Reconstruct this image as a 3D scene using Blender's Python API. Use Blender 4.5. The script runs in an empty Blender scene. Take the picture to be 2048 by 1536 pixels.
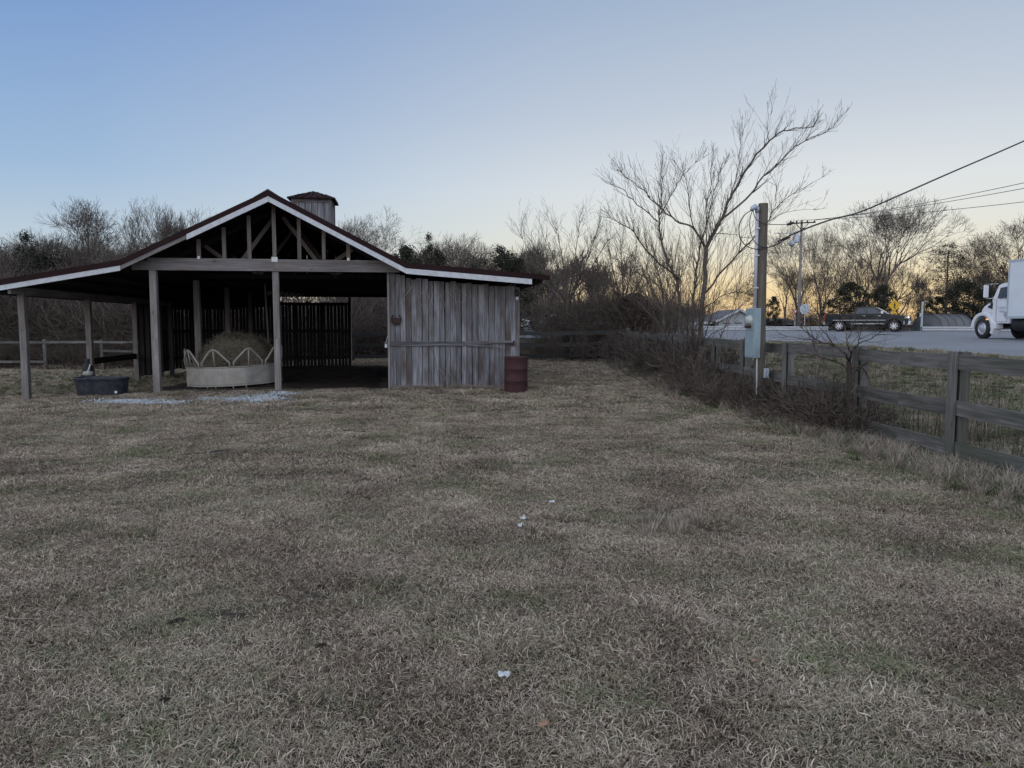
import bpy, math, random
from math import sin, cos, tan, pi, radians, sqrt, atan2
from mathutils import Vector, Matrix, noise
S = bpy.context.scene
C = S.collection
random.seed(7)
EYE = 1.65; FPX = 1500.0; PITCH = radians(4.57)
def at(px, py, Y):
    """world point at depth Y seen at photo pixel (2048 wide)"""
    a = (px-1024)/FPX; b = (768-py)/FPX
    t = Y/(cos(PITCH)+b*sin(PITCH))
    return Vector((a*t, Y, EYE+t*(b*cos(PITCH)-sin(PITCH))))
def sm(a, b, x):
    t = max(0., min(1., (x-a)/(b-a))); return t*t*(3-2*t)
def lerp(a, b, t): return a+(b-a)*t
# ---------------------------------------------------------------- terrain
RN = (0.454, 0.891)                       # normal of the main road
def nn(x, y): return RN[0]*x+RN[1]*y
def edge_y(x):                            # near edge of the pavement
    if x < 12: return (36-RN[0]*x)/RN[1]
    P = [(12,34.3),(12.7,30),(13.3,19),(15,13),(20,8.5),(40,1),(140,-30)]
    for (a,b),(c,d) in zip(P, P[1:]):
        if x <= c: return lerp(b, d, (x-a)/(c-a))
    return -30
def far_y(x): return (62-RN[0]*x)/RN[1]
def zr(x, y): return .92+.009*(min(62, max(15, nn(x, y)))-38)
def H(x, y):
    n = nn(x, y)
    base = .035*noise.noise(Vector((x*.35, y*.35, 0)))+.02*noise.noise(Vector((x*1.3, y*1.3, 3)))+.022*noise.noise(Vector((x*3.4, y*3.4, 7)))
    base *= sm(60, 25, abs(y))
    left = -.28*sm(-8, -13, x)*sm(10, 26, y)-.06*sm(-9.5, -11.5, x)*sm(12, 17, y)*(1-sm(17,26,y))
    r = max(sm(30, 36, n)*sm(26, 36, y), sm(5.7, 12.6, x)*sm(-6, 3, y+x*.2))
    z = lerp(base+left, zr(x, y)-.01+base*.6, r)
    z -= .28*sm(62.4, 65, n)
    return z
# ---------------------------------------------------------------- materials
def new_mat(name):
    m = bpy.data.materials.new(name); m.use_nodes = True
    nt = m.node_tree; b = nt.nodes['Principled BSDF']
    return m, nt, b
def N(nt, t, **k):
    n = nt.nodes.new(t)
    for a, v in k.items(): setattr(n, a, v)
    return n
def ramp(nt, fac, stops):
    r = N(nt, 'ShaderNodeValToRGB'); e = r.color_ramp.elements
    while len(e) < len(stops): e.new(.5)
    for i, (p, c) in enumerate(stops):
        e[i].position = p; e[i].color = (c[0], c[1], c[2], 1)
    nt.links.new(fac, r.inputs['Fac']); return r.outputs['Color']
def noise_n(nt, vec, scale, detail=4, rough=.55, mp=None):
    if mp:
        m = N(nt, 'ShaderNodeMapping'); m.inputs['Scale'].default_value = mp
        nt.links.new(vec, m.inputs['Vector']); vec = m.outputs['Vector']
    t = N(nt, 'ShaderNodeTexNoise'); t.inputs['Scale'].default_value = scale
    t.inputs['Detail'].default_value = detail; t.inputs['Roughness'].default_value = rough
    nt.links.new(vec, t.inputs['Vector']); return t.outputs['Fac']
def attr(nt, name, out='Fac'):
    a = N(nt, 'ShaderNodeAttribute'); a.attribute_name = name; return a.outputs[out]
def mix(nt, f, a, b, mode='MIX'):
    m = N(nt, 'ShaderNodeMix'); m.data_type = 'RGBA'; m.blend_type = mode
    if isinstance(f, float): m.inputs[0].default_value = f
    else: nt.links.new(f, m.inputs[0])
    for s, v in ((6, a), (7, b)):
        if isinstance(v, tuple): m.inputs[s].default_value = (v[0], v[1], v[2], 1)
        else: nt.links.new(v, m.inputs[s])
    return m.outputs[2]
def math_n(nt, op, a, b=0., clamp=False):
    m = N(nt, 'ShaderNodeMath', operation=op, use_clamp=clamp)
    for i, v in enumerate((a, b)):
        if isinstance(v, (int, float)): m.inputs[i].default_value = v
        else: nt.links.new(v, m.inputs[i])
    return m.outputs[0]
def bump(nt, b, h, strength=.4, dist=.01):
    n = N(nt, 'ShaderNodeBump'); n.inputs['Strength'].default_value = strength
    n.inputs['Distance'].default_value = dist
    nt.links.new(h, n.inputs['Height']); nt.links.new(n.outputs['Normal'], b.inputs['Normal'])
def wood(name, dark, mid, light, stain=(.16,.125,.095), amt=.5, rough=.85):
    m, nt, b = new_mat(name)
    gc = attr(nt, 'gc', 'Vector'); r = attr(nt, 'rnd')
    g = noise_n(nt, gc, 1, 5, .6, (34, 34, 1.6))
    g2 = noise_n(nt, gc, 1, 3, .6, (9, 9, .7))
    k = noise_n(nt, gc, 1, 2, .5, (7, 7, 3.5))
    f = math_n(nt, 'ADD', math_n(nt, 'MULTIPLY', g, .65), math_n(nt, 'MULTIPLY', g2, .35))
    f = math_n(nt, 'ADD', f, math_n(nt, 'MULTIPLY', math_n(nt, 'SUBTRACT', r, .5), .15))
    c = ramp(nt, f, [(.3, dark), (.5, mid), (.7, light)])
    s = math_n(nt, 'MULTIPLY', ramp(nt, noise_n(nt, gc, 1, 3, .6, (2.2, 2.2, .8)), [(.42, (0,0,0)), (.68, (1,1,1))]), amt)
    c = mix(nt, s, c, stain)
    kn = ramp(nt, k, [(.70, (0,0,0)), (.76, (1,1,1))])
    c = mix(nt, math_n(nt, 'MULTIPLY', kn, .55), c, (.05,.04,.035))
    nt.links.new(c, b.inputs['Base Color']); b.inputs['Roughness'].default_value = rough
    b.inputs['Specular IOR Level'].default_value = .2
    bump(nt, b, g, .6, .006); return m
def plain(name, col, rough=.6, metal=0., var=.15, scale=6, bmp=0., spec=.5, dirt=None):
    m, nt, b = new_mat(name)
    tc = N(nt, 'ShaderNodeTexCoord').outputs['Object']
    f = noise_n(nt, tc, scale, 5, .6)
    lo = tuple(c*(1-var) for c in col); hi = tuple(min(1, c*(1+var)) for c in col)
    c = ramp(nt, f, [(.3, lo), (.7, hi)])
    if dirt:
        d = ramp(nt, noise_n(nt, tc, dirt[1], 6, .65), [(.45, (0,0,0)), (.62, (1,1,1))])
        c = mix(nt, math_n(nt, 'MULTIPLY', d, dirt[2]), c, dirt[0])
    nt.links.new(c, b.inputs['Base Color']); b.inputs['Roughness'].default_value = rough
    b.inputs['Metallic'].default_value = metal; b.inputs['Specular IOR Level'].default_value = spec
    if bmp: bump(nt, b, f, bmp, .01)
    return m
def emis(name, col, e, st):
    m, nt, b = new_mat(name); b.inputs['Base Color'].default_value = (*col, 1)
    b.inputs['Emission Color'].default_value = (*e, 1); b.inputs['Emission Strength'].default_value = st
    return m
def veg(name, cols, gr=None, rough=.8, macro=None):
    """blades, twigs or leaves: 'rnd' per blade picks the colour, world noise makes patches"""
    m, nt, b = new_mat(name)
    r = attr(nt, 'rnd'); pos = N(nt, 'ShaderNodeNewGeometry').outputs['Position']
    if macro:
        q = noise_n(nt, pos, macro, 4, .6)
        f = math_n(nt, 'ADD', math_n(nt, 'MULTIPLY', r, .62), math_n(nt, 'MULTIPLY', math_n(nt, 'SUBTRACT', q, .33), .85))
    else: f = r
    n = len(cols); c = ramp(nt, f, [(i/(n-1)*.9+.05, cc) for i, cc in enumerate(cols)])
    if gr:
        g = noise_n(nt, pos, .9, 6, .75)
        g = math_n(nt, 'ADD', g, math_n(nt, 'MULTIPLY', math_n(nt, 'SUBTRACT', attr(nt, 'rnd2'), .5), .26))
        # more green in the strip along and beyond the fence
        sx = N(nt, 'ShaderNodeSeparateXYZ'); nt.links.new(pos, sx.inputs[0])
        d = N(nt, 'ShaderNodeMapRange'); d.inputs['From Min'].default_value = 3.2; d.inputs['From Max'].default_value = 5.4
        d.inputs['To Max'].default_value = .12; nt.links.new(sx.outputs[0], d.inputs['Value'])
        g = math_n(nt, 'ADD', g, d.outputs[0])
        gf = ramp(nt, g, [(.56, (0,0,0)), (.70, (1,1,1))])
        c = mix(nt, math_n(nt, 'MULTIPLY', gf, .8), c, gr)
    nt.links.new(c, b.inputs['Base Color']); b.inputs['Roughness'].default_value = rough
    b.inputs['Specular IOR Level'].default_value = .15
    return m
M = {}
M['barn'] = wood('weathered_barn_board', (.05,.05,.055), (.18,.18,.192), (.37,.375,.395), (.09,.072,.062), .95)
M['post'] = wood('grey_post_wood', (.10,.092,.085), (.215,.20,.185), (.33,.315,.30), (.12,.10,.085), .6)
M['beam'] = wood('grey_beam_wood', (.10,.095,.095), (.20,.19,.19), (.31,.30,.30), (.15,.11,.085), .6)
M['dark_shade_wood'] = wood('dark_shaded_wood', (.012,.011,.011), (.024,.022,.022), (.04,.037,.036), (.015,.014,.013), .4)  # near black: the shade inside the barn is put into the colour
M['trusswood'] = wood('truss_wood', (.08,.07,.065), (.16,.14,.13), (.24,.22,.2), (.16,.12,.09), .4)
M['rail'] = wood('fence_rail_wood', (.045,.042,.04), (.125,.118,.112), (.24,.23,.22), (.075,.085,.06), .75)
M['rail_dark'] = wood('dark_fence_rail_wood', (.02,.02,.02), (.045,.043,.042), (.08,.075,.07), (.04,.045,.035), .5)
M['pole'] = wood('pole_wood', (.06,.052,.042), (.115,.10,.08), (.18,.16,.125), (.085,.08,.06), .5)
M['fascia'] = plain('white_fascia_paint', (.56,.585,.61), .55, 0, .1, 3, .1, .4, ((.35,.33,.3), 9, .35))
M['roofred'] = plain('dark_red_roof_metal', (.024,.011,.012), .8, 0, .2, 2, 0, .15)
M['ridge'] = plain('dark_roof_cap', (.05,.035,.035), .5, .3, .2, 2)
M['galv'] = plain('galvanised_sheet', (.36,.345,.315), .62, .25, .14, 4, .15, .4, ((.30,.25,.19), 5, .55))
M['steel'] = plain('galvanised_steel', (.52,.54,.55), .5, .5, .12, 8)
M['greysteel'] = plain('grey_blue_enamel', (.31,.40,.43), .45, .2, .08, 6, 0, .5, ((.22,.27,.28), 12, .4))
M['conduit'] = plain('pvc_conduit', (.50,.49,.55), .45, 0, .08, 6)
M['black'] = plain('black_rubber', (.02,.02,.022), .7, 0, .2, 8)
M['cable'] = plain('cable_jacket', (.05,.05,.05), .6, 0, .2, 8)
M['tub'] = plain('black_blue_plastic', (.014,.016,.026), .5, 0, .15, 5, .05, .4, ((.08,.08,.09), 7, .4))
M['rust'] = plain('rusty_red_drum', (.06,.027,.028), .75, 0, .3, 5, .2, .2, ((.045,.026,.023), 6, .8))
M['white'] = plain('white_vehicle_paint', (.80,.81,.82), .32, 0, .03, 2)
M['whitebox'] = plain('white_box_panel', (.74,.78,.80), .5, 0, .04, 2)
M['dkpaint'] = plain('black_truck_paint', (.012,.016,.019), .22, .2, .1, 2, 0, .6)
M['chrome'] = plain('chrome', (.75,.76,.78), .2, 1., .05, 4)
M['alu'] = plain('aluminium_wheel', (.7,.71,.72), .35, .7, .08, 4)
M['glass'] = plain('dark_glass', (.015,.018,.022), .06, 0, .1, 2, 0, .9)
M['skyglass'] = plain('windscreen_glass', (.25,.29,.31), .08, 0, .1, 2, 0, 1.)
M['redlamp'] = emis('tail_lamp', (.5,.02,.02), (1,.03,.02), .35)
M['headlamp'] = emis('head_lamp', (.8,.8,.8), (1,.95,.85), 1.1)
M['amber'] = emis('amber_lamp', (.8,.35,.08), (1,.5,.2), .8)
M['yellow'] = plain('yellow_sign_face', (.75,.43,.02), .5, 0, .06, 5)
M['signgrey'] = plain('aluminium_sign_back', (.45,.5,.55), .5, .3, .08, 5)
M['signred'] = plain('red_sign_face', (.45,.05,.04), .5, 0, .06, 5)
M['asphalt'] = plain('worn_asphalt', (.235,.245,.26), .8, 0, .12, .5, .2, .3, ((.17,.175,.18), .25, .6))
M['hay'] = veg('hay', [(.08,.07,.048), (.19,.165,.12), (.34,.30,.225)])
M['haycore'] = plain('hay_core', (.075,.065,.05), .9, 0, .4, 12, .6, .1)
M['bark'] = plain('grey_brown_bark', (.115,.095,.08), .9, 0, .3, 7, .5, .2)
M['bark2'] = plain('pale_bark', (.17,.145,.125), .9, 0, .3, 7, .5, .2)
M['twig'] = veg('twigs', [(.065,.052,.043), (.105,.085,.07), (.15,.125,.105)])
M['brush'] = veg('brush_stems', [(.055,.043,.036), (.095,.075,.062), (.15,.12,.10)])
M['dryleaf'] = veg('dry_leaves', [(.045,.032,.025), (.085,.06,.045), (.13,.09,.065)])
M['cedar'] = veg('evergreen_leaves', [(.018,.020,.014), (.035,.038,.026), (.06,.062,.042)])
M['grass'] = veg('dormant_grass', [(.035,.028,.020), (.175,.13,.092), (.40,.32,.235), (.60,.505,.385), (.80,.71,.575)], (.155,.21,.085), .85, 1.0)
M['weed'] = veg('dry_weeds', [(.14,.11,.085), (.33,.275,.215), (.52,.46,.37)])
M['deadstem'] = veg('dead_stems', [(.04,.032,.027), (.10,.085,.07), (.22,.19,.15)])
M['greenweed'] = veg('green_weeds', [(.04,.065,.025), (.08,.12,.045), (.15,.17,.08)])
M['stone'] = veg('gravel_stones', [(.25,.28,.30), (.42,.46,.48), (.62,.66,.68)])
M['meterglass'] = plain('meter_cover', (.42,.44,.42), .25, 0, .25, 18)
M['rustdark'] = plain('dark_old_iron', (.035,.02,.018), .75, .2, .3, 12)
M['lanepaint'] = plain('worn_lane_paint', (.50,.50,.49), .8, 0, .1, 2, 0, .3, ((.26,.265,.28), 1.5, .75))
M['litter'] = plain('paper_litter', (.55,.57,.59), .7, 0, .1, 20)
M['leaf'] = plain('dead_leaf', (.30,.19,.12), .8, 0, .2, 20)
M['dung'] = plain('dark_clod', (.035,.025,.02), .95, 0, .4, 30, .8, .1)
M['roofgrey'] = plain('grey_shingle', (.13,.125,.13), .9, 0, .2, 3)
M['siding'] = plain('pale_siding', (.45,.5,.52), .7, 0, .08, 3)
M['sidinggreen'] = plain('green_grey_siding', (.15,.24,.22), .7, 0, .08, 3)
M['tarp'] = plain('grey_tarp', (.13,.13,.135), .6, 0, .2, 1.2, .5)
def dirt_mat():
    m, nt, b = new_mat('ground_soil')
    pos = N(nt, 'ShaderNodeNewGeometry').outputs['Position']
    a = noise_n(nt, pos, 14, 6, .7); q = noise_n(nt, pos, .8, 5, .6)
    f = math_n(nt, 'ADD', math_n(nt, 'MULTIPLY', a, .6), math_n(nt, 'MULTIPLY', q, .4))
    c = ramp(nt, f, [(.34, (.03,.024,.02)), (.5, (.065,.052,.042)), (.66, (.14,.115,.09))])
    g = ramp(nt, noise_n(nt, pos, .35, 5, .65), [(.52, (0,0,0)), (.66, (1,1,1))])
    c = mix(nt, math_n(nt, 'MULTIPLY', g, .55), c, (.075,.105,.045))
    nt.links.new(c, b.inputs['Base Color']); b.inputs['Roughness'].default_value = .95
    b.inputs['Specular IOR Level'].default_value = .1
    bump(nt, b, a, .8, .03); return m
M['soil'] = dirt_mat()
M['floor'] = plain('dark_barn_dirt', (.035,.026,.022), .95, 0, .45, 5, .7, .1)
# ---------------------------------------------------------------- mesh builder
class MB:
    def __init__(s): s.v=[]; s.f=[]; s.g=[]; s.r=[]; s.r2=[]
    def add(s, vs, fs, gc=None, rnd=None):
        o = len(s.v); rnd = random.random() if rnd is None else rnd; r2 = random.random()
        s.v += [tuple(p) for p in vs]; s.f += [tuple(i+o for i in f) for f in fs]
        s.g += [tuple(p) for p in (gc or vs)]
        s.r += [rnd]*len(vs); s.r2 += [r2]*len(vs); return s
    def beam(s, p0, p1, w, h, up=(0,0,1), rnd=None, jit=0.):
        """box from p0 to p1, w across, h along 'up'"""
        p0 = Vector(p0); p1 = Vector(p1); d = p1-p0; L = d.length; d.normalize(); up = Vector(up)
        if abs(d.dot(up)) > .98: up = Vector((0,1,0)) if abs(d.y) < .9 else Vector((1,0,0))
        x = d.cross(up).normalized(); y = x.cross(d).normalized()
        vs=[]; gc=[]; o = random.random()*40
        for k, p in ((0, p0), (L, p1)):
            for a, b in ((-1,-1),(1,-1),(1,1),(-1,1)):
                j = jit*(random.random()-.5)
                vs.append(p+x*(a*w/2+j)+y*(b*h/2+jit*(random.random()-.5))); gc.append((a*w/2+o, b*h/2+o*.7, k+o*1.3))
        return s.add(vs, [(3,2,1,0),(4,5,6,7),(0,1,5,4),(1,2,6,5),(2,3,7,6),(3,0,4,7)], gc, rnd)
    def box(s, x0, x1, y0, y1, z0, z1, rnd=None):
        c = (Vector(((x0+x1)/2,(y0+y1)/2,z0)), Vector(((x0+x1)/2,(y0+y1)/2,z1)))
        dx, dy, dz = x1-x0, y1-y0, z1-z0
        if dz >= dx and dz >= dy: return s.beam(c[0], c[1], dx, dy, (0,1,0), rnd)
        if dx >= dy:
            return s.beam((x0,(y0+y1)/2,(z0+z1)/2), (x1,(y0+y1)/2,(z0+z1)/2), dy, dz, (0,0,1), rnd)
        return s.beam(((x0+x1)/2,y0,(z0+z1)/2), ((x0+x1)/2,y1,(z0+z1)/2), dx, dz, (0,0,1), rnd)
    def tube(s, pts, rad, n=6, rnd=None, cap=True):
        pts = [Vector(p) for p in pts]
        if not isinstance(rad, (list, tuple)): rad = [rad]*len(pts)
        vs=[]; fs=[]; gc=[]; o = random.random()*20; L = 0
        d = (pts[1]-pts[0]).normalized()
        ref = Vector((0,0,1)) if abs(d.z) < .9 else Vector((1,0,0))
        x = d.cross(ref).normalized()
        for i, p in enumerate(pts):
            if i: L += (p-pts[i-1]).length
            t = (pts[min(i+1, len(pts)-1)]-pts[max(i-1, 0)])
            if t.length < 1e-9: t = d.copy()
            t.normalize(); x = (x-t*x.dot(t)); 
            if x.length < 1e-6: x = t.cross(Vector((.3,.5,.8)))
            x.normalize(); y = t.cross(x)
            for k in range(n):
                a = 2*pi*k/n; vs.append(p+(x*cos(a)+y*sin(a))*rad[i]); gc.append((cos(a)*rad[i]+o, sin(a)*rad[i]+o, L+o))
        for i in range(len(pts)-1):
            for k in range(n):
                k2=(k+1)%n; fs.append((i*n+k, i*n+k2, (i+1)*n+k2, (i+1)*n+k))
        if cap:
            fs.append(tuple(range(n-1,-1,-1))); e=(len(pts)-1)*n; fs.append(tuple(e+k for k in range(n)))
        return s.add(vs, fs, gc, rnd)
    def lathe(s, prof, n=24, c=(0,0,0), axis='z', sx=1., sy=1., close=True):
        vs=[]; fs=[]
        for r, h in prof:
            for k in range(n):
                a=2*pi*k/n; p=(r*cos(a)*sx, r*sin(a)*sy, h)
                if axis=='y': p=(p[0], p[2], p[1])
                if axis=='x': p=(p[2], p[0], p[1])
                vs.append((p[0]+c[0], p[1]+c[1], p[2]+c[2]))
        for i in range(len(prof)-1):
            for k in range(n):
                k2=(k+1)%n; fs.append((i*n+k, i*n+k2, (i+1)*n+k2, (i+1)*n+k))
        if close:
            fs.append(tuple(range(n-1,-1,-1))); e=(len(prof)-1)*n; fs.append(tuple(e+k for k in range(n)))
        return s.add(vs, fs)
    def prism(s, poly, y0, y1, axis='y', taper=None):
        """extrude an (a,b) outline; axis 'y': (x,z) outline along y"""
        n=len(poly); vs=[]
        for y in (y0, y1):
            for (a,b) in poly:
                yy = y
                if taper: yy = y*taper(a,b)
                vs.append((a,yy,b) if axis=='y' else ((yy,a,b) if axis=='x' else (a,b,yy)))
        fs=[tuple(range(n)), tuple(range(2*n-1,n-1,-1))]
        for i in range(n):
            j=(i+1)%n; fs.append((i, i+n, j+n, j))
        return s.add(vs, fs)
    def build(s, name, mat, parent=None, origin=None, smooth=False, bevel=0., fix=True):
        me = bpy.data.meshes.new(name)
        vs = s.v
        if origin is not None: vs = [(a-origin[0], b-origin[1], c-origin[2]) for a,b,c in vs]
        me.from_pydata(vs, [], s.f)
        a = me.attributes.new('gc', 'FLOAT_VECTOR', 'POINT'); a.data.foreach_set('vector', [c for g in s.g for c in g])
        a = me.attributes.new('rnd', 'FLOAT', 'POINT'); a.data.foreach_set('value', s.r)
        a = me.attributes.new('rnd2', 'FLOAT', 'POINT'); a.data.foreach_set('value', s.r2)
        if fix:
            import bmesh
            bm = bmesh.new(); bm.from_mesh(me); bmesh.ops.recalc_face_normals(bm, faces=bm.faces); bm.to_mesh(me); bm.free()
        if smooth: me.polygons.foreach_set('use_smooth', [True]*len(me.polygons))
        me.materials.append(M[mat] if isinstance(mat, str) else mat); me.update()
        o = bpy.data.objects.new(name, me); C.objects.link(o)
        if parent is not None: o.parent = parent
        if bevel:
            b = o.modifiers.new('bevel', 'BEVEL'); b.width = bevel; b.segments = 2; b.limit_method = 'ANGLE'
        return o
def tag(o, label, cat=None, group=None, kind=None):
    if label: o['label'] = label
    if cat: o['category'] = cat
    if group: o['group'] = group
    if kind: o['kind'] = kind
    return o
def thing(name, loc, label, cat, group=None, rz=0.):
    o = bpy.data.objects.new(name, None); o.empty_display_size = .2; C.objects.link(o)
    o.location = loc; o.rotation_euler = (0,0,rz); return tag(o, label, cat, group)
def kids(o): return [c for c in list(bpy.data.objects) if c.parent == o]
def copy_thing(o, loc, rz=0., sc=None, label=None, group=None):
    r = o.copy(); C.objects.link(r); r.location = loc; r.rotation_euler = (0,0,rz)
    if sc: r.scale = sc if isinstance(sc, tuple) else (sc,)*3
    if label: r['label'] = label
    if group: r['group'] = group
    def rec(a, b):
        for ch in kids(a):
            if ch == b: continue
            c = ch.copy(); C.objects.link(c); c.parent = b; rec(ch, c)
    rec(o, r); return r
def scatter(name, pts, sources, label, kind='stuff', cat=None):
    """one 'stuff' object: pts = [(loc, (rx,ry,rz), scale, index)] each carrying a small source mesh"""
    me = bpy.data.meshes.new(name); me.from_pydata([p[0] for p in pts], [], [])
    a = me.attributes.new('rot', 'FLOAT_VECTOR', 'POINT'); a.data.foreach_set('vector', [c for p in pts for c in p[1]])
    a = me.attributes.new('scl', 'FLOAT', 'POINT'); a.data.foreach_set('value', [p[2] for p in pts])
    a = me.attributes.new('idx', 'INT', 'POINT'); a.data.foreach_set('value', [p[3] for p in pts])
    o = bpy.data.objects.new(name, me); C.objects.link(o); tag(o, label, cat, None, kind)
    col = bpy.data.collections.new(name+'_source')
    for i, s_ in enumerate(sources):
        s_.name = '%s_source_%02d' % (name, i)
        if s_.name in C.objects: C.objects.unlink(s_)
        col.objects.link(s_)
    ng = bpy.data.node_groups.new(name+'_nodes', 'GeometryNodeTree')
    ng.interface.new_socket('Geometry', in_out='INPUT', socket_type='NodeSocketGeometry')
    ng.interface.new_socket('Geometry', in_out='OUTPUT', socket_type='NodeSocketGeometry')
    n = ng.nodes; L = ng.links.new
    gi = n.new('NodeGroupInput'); go = n.new('NodeGroupOutput')
    iop = n.new('GeometryNodeInstanceOnPoints'); ci = n.new('GeometryNodeCollectionInfo')
    ci.inputs['Collection'].default_value = col; ci.inputs['Separate Children'].default_value = True; ci.inputs['Reset Children'].default_value = True
    def na(nm, t):
        x = n.new('GeometryNodeInputNamedAttribute'); x.data_type = t; x.inputs['Name'].default_value = nm; return x.outputs[0]
    L(gi.outputs[0], iop.inputs['Points']); L(ci.outputs[0], iop.inputs['Instance']); iop.inputs['Pick Instance'].default_value = True
    L(na('idx', 'INT'), iop.inputs['Instance Index'])
    e = n.new('FunctionNodeEulerToRotation'); L(na('rot', 'FLOAT_VECTOR'), e.inputs[0]); L(e.outputs[0], iop.inputs['Rotation'])
    L(na('scl', 'FLOAT'), iop.inputs['Scale']); L(iop.outputs[0], go.inputs[0])
    md = o.modifiers.new('scatter', 'NODES'); md.node_group = ng
    return o
# ---------------------------------------------------------------- world, sun, camera
SUN_AZ = radians(21); SUN_EL = radians(1.2)
w = bpy.data.worlds.new('World'); S.world = w; w.use_nodes = True
nt = w.node_tree; bg = nt.nodes['Background']
sky = nt.nodes.new('ShaderNodeTexSky'); sky.sky_type = 'NISHITA'; sky.sun_disc = False
sky.sun_elevation = SUN_EL; sky.sun_rotation = SUN_AZ
sky.air_density = 1.0; sky.dust_density = 1.0; sky.ozone_density = 1.3; sky.altitude = 200
def sr(*c): return tuple(((x/255)/12.92 if x/255 <= .04045 else ((x/255+.055)/1.055)**2.4) for x in c)
tcw = N(nt, 'ShaderNodeTexCoord').outputs['Generated']
nv = N(nt, 'ShaderNodeVectorMath', operation='NORMALIZE'); nt.links.new(tcw, nv.inputs[0])
sx_ = N(nt, 'ShaderNodeSeparateXYZ'); nt.links.new(nv.outputs[0], sx_.inputs[0])
zz = math_n(nt, 'MAXIMUM', sx_.outputs[2], 0.)
fl = N(nt, 'ShaderNodeCombineXYZ'); nt.links.new(sx_.outputs[0], fl.inputs[0]); nt.links.new(sx_.outputs[1], fl.inputs[1])
fn = N(nt, 'ShaderNodeVectorMath', operation='NORMALIZE'); nt.links.new(fl.outputs[0], fn.inputs[0])
dt = N(nt, 'ShaderNodeVectorMath', operation='DOT_PRODUCT'); nt.links.new(fn.outputs[0], dt.inputs[0]); dt.inputs[1].default_value = (sin(SUN_AZ+.06), cos(SUN_AZ+.06), 0)
cool = ramp(nt, zz, [(0, sr(205,208,206)), (.08, sr(192,208,219)), (.18, sr(153,184,217)), (.37, sr(114,150,204)), (.6, sr(165,180,208)), (1, sr(190,198,212))])
warm = ramp(nt, zz, [(0, sr(240,200,142)), (.045, sr(243,220,172)), (.085, sr(234,228,207)), (.125, sr(227,229,222)), (.17, sr(222,227,229)), (.26, sr(196,206,219)), (.38, sr(166,184,207)), (.6, sr(175,186,208)), (1, sr(190,198,212))])
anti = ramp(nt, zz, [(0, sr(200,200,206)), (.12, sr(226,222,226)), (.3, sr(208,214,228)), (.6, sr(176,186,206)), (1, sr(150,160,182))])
fw = ramp(nt, math_n(nt, 'ADD', math_n(nt, 'MULTIPLY', dt.outputs['Value'], .5), .5), [(.72, (0,0,0)), (.80, (.10,.10,.10)), (.90, (.46,.46,.46)), (.965, (.85,.85,.85)), (1., (1,1,1))])
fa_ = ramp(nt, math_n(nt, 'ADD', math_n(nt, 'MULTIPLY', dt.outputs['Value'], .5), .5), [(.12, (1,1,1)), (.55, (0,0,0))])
an = N(nt, 'ShaderNodeVectorMath', operation='SCALE'); nt.links.new(anti, an.inputs[0]); an.inputs['Scale'].default_value = 2.2  # unseen sky opposite the sun, boosted to light barn front and ground
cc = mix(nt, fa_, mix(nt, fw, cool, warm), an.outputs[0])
ns = N(nt, 'ShaderNodeVectorMath', operation='SCALE'); nt.links.new(sky.outputs[0], ns.inputs[0]); ns.inputs['Scale'].default_value = .0012
cc = mix(nt, 1., cc, ns.outputs[0], 'ADD')
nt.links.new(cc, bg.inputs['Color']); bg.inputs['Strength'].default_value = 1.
sl = bpy.data.lights.new('sun', 'SUN'); sl.energy = .08; sl.angle = radians(3); sl.color = (1, .72, .45)
so = bpy.data.objects.new('sun', sl); C.objects.link(so)
so.rotation_euler = Vector((sin(SUN_AZ)*cos(SUN_EL), cos(SUN_AZ)*cos(SUN_EL), sin(SUN_EL))).to_track_quat('Z', 'Y').to_euler()
cam = bpy.data.cameras.new('camera'); cam.sensor_width = 36; cam.lens = 36*FPX/2048; cam.clip_end = 3000; cam.clip_start = .05
co = bpy.data.objects.new('camera', cam); C.objects.link(co); co.location = (0, 0, EYE); co.rotation_euler = (pi/2-PITCH, 0, 0)
S.camera = co
S.view_settings.view_transform = 'Standard'; S.view_settings.look = 'None'; S.view_settings.gamma = 1
S.view_settings.exposure = 0
S.cycles.max_bounces = 6; S.cycles.transparent_max_bounces = 8
# ---------------------------------------------------------------- ground and road
def axis(lo, hi, fine0, fine1, step, grow=1.18):
    a = []; x = fine0
    while x < fine1: a.append(x); x += step
    s = step; 
    while x < hi: a.append(x); s *= grow; x += s
    a.append(hi); s = step; x = fine0-step
    while x > lo: a.insert(0, x); s *= grow; x -= s
    a.insert(0, lo); return a
xs = axis(-900, 900, -14, 14, .12); ys = axis(-200, 1600, 1.5, 34, .13)
me_v = []; 
def paved(x, y): return edge_y(x)+.25 < y < far_y(x)-.25
for y in ys:
    for x in xs:
        me_v.append((x, y, H(x, y)-(.09 if paved(x, y) else 0)))
nx = len(xs)
g = MB(); g.add(me_v, [(j*nx+i, j*nx+i+1, (j+1)*nx+i+1, (j+1)*nx+i) for j in range(len(ys)-1) for i in range(nx-1)])
tag(g.build('ground', 'soil', smooth=True, fix=False), 'winter pasture ground sloping up to the road', kind='structure')
g = MB(); cx = [-140,-100,-70,-50,-35,-20,-10,0,5,8,10,11,12,12.2,12.4,12.7,12.9,13.1,13.3,13.7,14.2,15,16,18,20,24,30,40,60,90,130]
K = 30; vs = []
for x in cx:
    a, b = edge_y(x), far_y(x)
    if b < a: b = a+.5
    for k in range(K+1):
        y = lerp(a, b, k/K); vs.append((x, y, (H(x, y) if k in (0,) else zr(x, y))+.012))
g.add(vs, [(i*(K+1)+k, (i+1)*(K+1)+k, (i+1)*(K+1)+k+1, i*(K+1)+k+1) for i in range(len(cx)-1) for k in range(K)])
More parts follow.
